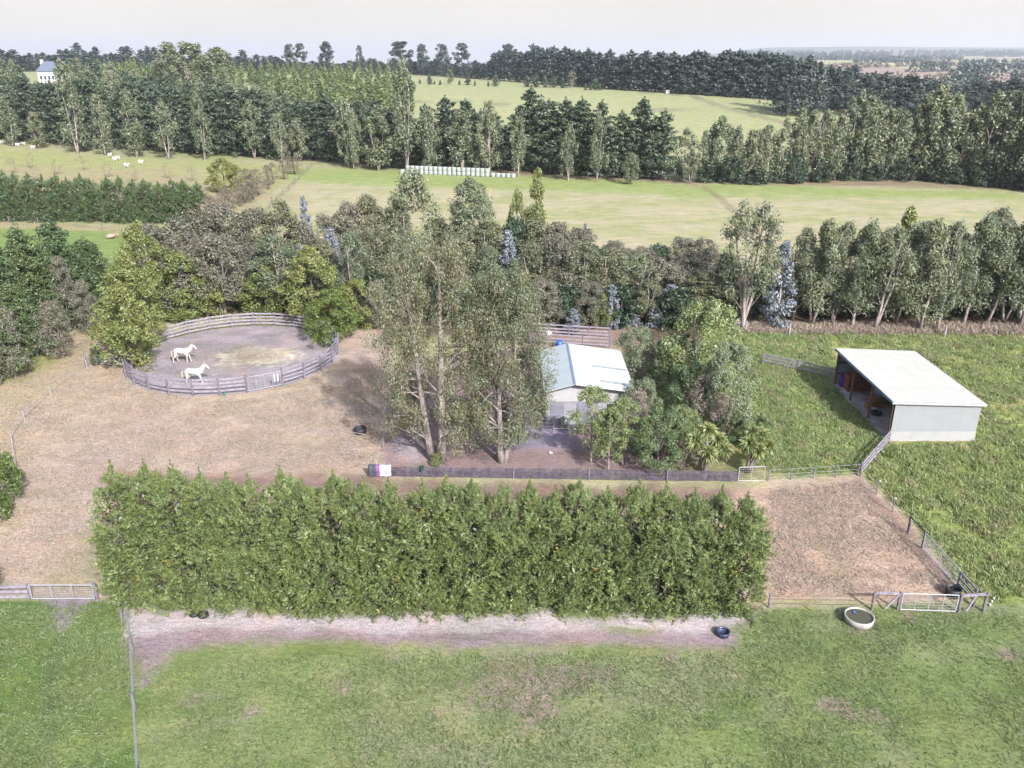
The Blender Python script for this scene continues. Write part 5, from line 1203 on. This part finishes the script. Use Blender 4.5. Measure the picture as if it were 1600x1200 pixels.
def horse(px, py, label, head=0, step=(.18, -.12, .16, -.2), rz=0):
    root = thing('horse', label, 'horse', tuple(at(px, py)), rz)
    V = [(-.15, 0, 1.22), (-.55, 0, 1.27), (-.82, 0, 1.2), (.25, 0, 1.2), (.55, 0, 1.24), (.78, 0, 1.42), (.97, 0, 1.62 + head * .5), (1.1, 0, 1.8 + head), (1.2, 0, 1.78 + head), (1.36, .0, 1.6 + head), (1.48, 0, 1.44 + head)]
    E = [(0, 1), (1, 2), (0, 3), (3, 4), (4, 5), (5, 6), (6, 7), (7, 8), (8, 9), (9, 10)]
    Rr = [(.3, .34), (.31, .33), (.23, .26), (.29, .35), (.25, .33), (.17, .28), (.13, .2), (.11, .15), (.11, .14), (.09, .105), (.07, .08)]
    def leg(att, side, pts, rs):
        i = att
        for p, r in zip(pts, rs): V.append((p[0], side * p[1], p[2])); Rr.append(r); E.append((i, len(V) - 1)); i = len(V) - 1
    for k, side in enumerate((1, -1)):
        s = step[k]; leg(4, side, [(.52 + s * .1, .17, .95), (.53 + s * .55, .16, .52), (.53 + s, .16, .14), (.57 + s, .16, .04)], [.14, .075, .055, .065])
        s = step[2 + k]; leg(1, side, [(-.6 + s * .2, .18, .95), (-.55 + s * .4, .17, .74), (-.78 + s * .7, .16, .5), (-.7 + s, .16, .13), (-.66 + s, .16, .04)], [.2, .15, .078, .058, .065])
    skin_body('body', V, E, Rr, M_horse, root)
    mb = MB(); mb.tube([(-.86, 0, 1.34), (-1.03, 0, 1.22), (-1.06, 0, .8), (-1.0, 0, .42)], [.06, .09, .1, .03], 8); mb.build('tail', M_taile, root, True)
    mb = MB(); mb.tube([(.62, .02, 1.62), (.85, .03, 1.78 + head * .4), (1.08, .02, 1.96 + head)], [.04, .06, .035], 7); mb.build('mane', M_mane, root, True)
    for s in (1, -1): mb = MB().tube([(1.1, s * .06, 1.9 + head), (1.12, s * .08, 2.03 + head)], [.035, .008], 6).build('ear', M_horse, root, True)
    for s in (1, -1): MB().lathe([(0, 0), (.018, .01), (0, .03)], 6, (1.27, s * .085, 1.74 + head)).build('eye', M_black, root)
    root.scale = (.98, .98, .98); return root
horse(287, 567, 'white horse standing in the middle left of the round pen, facing right')
horse(305, 600, 'white horse nearest the front rails of the round pen, head lifted', .02, (.1, .2, .2, .05), .06)
M_wool = solid('fleece', C(226, 222, 214), .95, var=.06, nscale=8, bump=.4); M_face = solid('sheep_face', C(190, 182, 176), .8)
def sheep(px, py, rz, label, lying=False):
    root = thing('sheep', label, 'sheep', tuple(at(px, py)), rz); z = .35 if lying else .72
    V = [(0, 0, z), (-.35, 0, z), (-.5, 0, z - .05), (.35, 0, z), (.52, 0, z + .1), (.66, 0, z + (.2 if not lying else .25)), (.84, 0, z + .12)]
    E = [(0, 1), (1, 2), (0, 3), (3, 4), (4, 5), (5, 6)]; Rr = [.33, .31, .2, .29, .17, .12, .07]
    if not lying:
        for sx in (-.35, .33):
            for s in (1, -1):
                V.append((sx, s * .15, .4)); Rr.append(.08); E.append((1 if sx < 0 else 3, len(V) - 1)); V.append((sx, s * .15, .03)); Rr.append(.05); E.append((len(V) - 2, len(V) - 1))
    skin_body('body', V, E, Rr, M_wool, root, 1, 1.15)
    for s in (1, -1): MB().tube([(.78, s * .08, z + .38), (.76, s * .2, z + .36)], [.04, .01], 5).build('ear', M_face, root)
for px, py, rz, lb, ly in [(4, 226, .2, 'sheep at the very left edge of the far field', False), (28, 230, .3, 'left one of two sheep close together near the left edge', False), (37, 228, 2.8, 'right one of two sheep close together near the left edge', False), (52, 234, .1, 'small sheep just below the close pair', False), (122, 235, 0, 'lone sheep closest to the pine belt', False), (172, 246, 1.0, 'small sheep above the group of three', False), (180, 252, .1, 'left one of a touching pair of sheep', False), (185, 251, 3.0, 'right one of a touching pair of sheep', False), (198, 262, 0, 'lowest sheep in the far field', False), (220, 257, .2, 'sheep furthest right in the far field', False)]: sheep(px, py, rz, lb, ly)
cf = thing('calf', 'reddish-brown calf lying on the green field beyond the cypress row', 'calf', tuple(at(174, 373)), .3)
skin_body('body', [(0, 0, .42), (-.5, 0, .42), (-.75, 0, .35), (.45, 0, .42), (.7, 0, .6), (.95, 0, .72), (1.25, 0, .58), (.3, .35, .12), (.75, .4, .1), (-.4, .38, .12), (.05, .45, .1)], [(0, 1), (1, 2), (0, 3), (3, 4), (4, 5), (5, 6), (3, 7), (7, 8), (1, 9), (9, 10)], [.36, .36, .2, .33, .2, .16, .09, .1, .06, .12, .07], solid('red_coat', C(176, 130, 110), .8, nscale=1.2, col2=C(206, 184, 168)), cf, 1)
for s in (1, -1): MB().tube([(.95, s * .12, .82), (.93, s * .3, .84)], [.05, .015], 5).build('ear', M_taile, cf)
fence('wire_fence', 'wire fence along the foot of the far left hedge', [at(-30, 346), at(60, 350), at(120, 355), at(245, 366)], 6, 1.2, (.4, .8, 1.15), 'wire', M_post, M_dkwire, .08, .012)
fence('wire_fence', 'wire fence along the leafless tree line in the far field', [at(410, 338), at(488, 260)], 8, 1.2, (.4, .8, 1.15), 'wire', M_post, M_dkwire, .1, .02)
o = heap('salt_block', 'white feeder at the near end of the leafless tree line', 'feeder', tuple(at(412, 339)), (.9, .6, .5), M_white, 12)

# ------------------------------------------------------------------ haze, sky, sun, camera
HZ = 1
if HZ:
    bx = MB().box((0, 6800, -65), (20400, 15000, 380)); m, nt, out = newmat('air')
    pv = nd(nt, 'ShaderNodeVolumePrincipled'); pv.inputs['Color'].default_value = (.80, .85, .96, 1); pv.inputs['Density'].default_value = .00012; pv.inputs['Anisotropy'].default_value = .2
    nt.links.new(pv.outputs[0], out.inputs['Volume']); o = bx.build('haze', m); tag(o, 'thin pale haze over the whole landscape', 'haze', kind='stuff')
w = bpy.data.worlds.new('World'); scene.world = w; w.use_nodes = True; nt = w.node_tree; nt.nodes.clear()
out = nt.nodes.new('ShaderNodeOutputWorld'); bg = nt.nodes.new('ShaderNodeBackground'); sky = nt.nodes.new('ShaderNodeTexSky')
SEL, SAZ = 35.0, 152.0
sky.sky_type = 'NISHITA'; sky.sun_disc = False; sky.sun_elevation = R(SEL); sky.sun_rotation = R(SAZ); sky.dust_density = 3.0; sky.air_density = 1.0; sky.ozone_density = 1.0; sky.altitude = 0
hs_ = nt.nodes.new('ShaderNodeHueSaturation'); hs_.inputs['Saturation'].default_value = .85
nt.links.new(sky.outputs[0], hs_.inputs['Color']); 
# pale veil of high cloud that thickens to white towards the horizon
tcw = nt.nodes.new('ShaderNodeTexCoord'); sxyz = nt.nodes.new('ShaderNodeSeparateXYZ'); nt.links.new(tcw.outputs['Generated'], sxyz.inputs[0])
cn = noise(nt, tcw.outputs['Generated'], 2.5, 5, .6); ad = nt.nodes.new('ShaderNodeMath'); ad.operation = 'MULTIPLY_ADD'; nt.links.new(cn, ad.inputs[0]); ad.inputs[1].default_value = -.12; nt.links.new(sxyz.outputs[2], ad.inputs[2])
vf = mrange(nt, ad.outputs[0], .02, .42, 1, .12)
veil = mixc(nt, (2.3, 2.2, 2.06), (2.55, 2.43, 2.27), mrange(nt, cn, .35, .65, 0, 1))
nt.links.new(mixc(nt, hs_.outputs[0], veil, vf), bg.inputs[0]); bg.inputs[1].default_value = .15; nt.links.new(bg.outputs[0], out.inputs[0])
sl = bpy.data.lights.new('Sun', 'SUN'); sl.energy = 3.5; sl.angle = R(.8); sl.color = (1, .975, .97); so = bpy.data.objects.new('sun', sl); COL.objects.link(so)
sd = Vector((math.sin(R(SAZ)) * math.cos(R(SEL)), math.cos(R(SAZ)) * math.cos(R(SEL)), math.sin(R(SEL)))); so.rotation_euler = sd.to_track_quat('Z', 'Y').to_euler()
cam = bpy.data.cameras.new('Camera'); co = bpy.data.objects.new('camera', cam); COL.objects.link(co); co.location = (0, 0, CAMH); co.rotation_euler = (R(90 - PITCH), 0, 0)
cam.sensor_width = 36; cam.lens = 36 * F / 1600; cam.clip_end = 40000; cam.clip_start = .5; scene.camera = co
vs = scene.view_settings; vs.view_transform = 'Standard'; vs.look = 'None'; vs.exposure = 1.33; vs.gamma = 1
cy = scene.cycles; cy.max_bounces = 5; cy.diffuse_bounces = 2; cy.glossy_bounces = 2; cy.transmission_bounces = 3; cy.transparent_max_bounces = 6; cy.volume_bounces = 0; cy.use_adaptive_sampling = True; cy.adaptive_threshold = .02
try: cy.use_denoising = True; cy.denoiser = 'OPENIMAGEDENOISE'
except Exception: pass
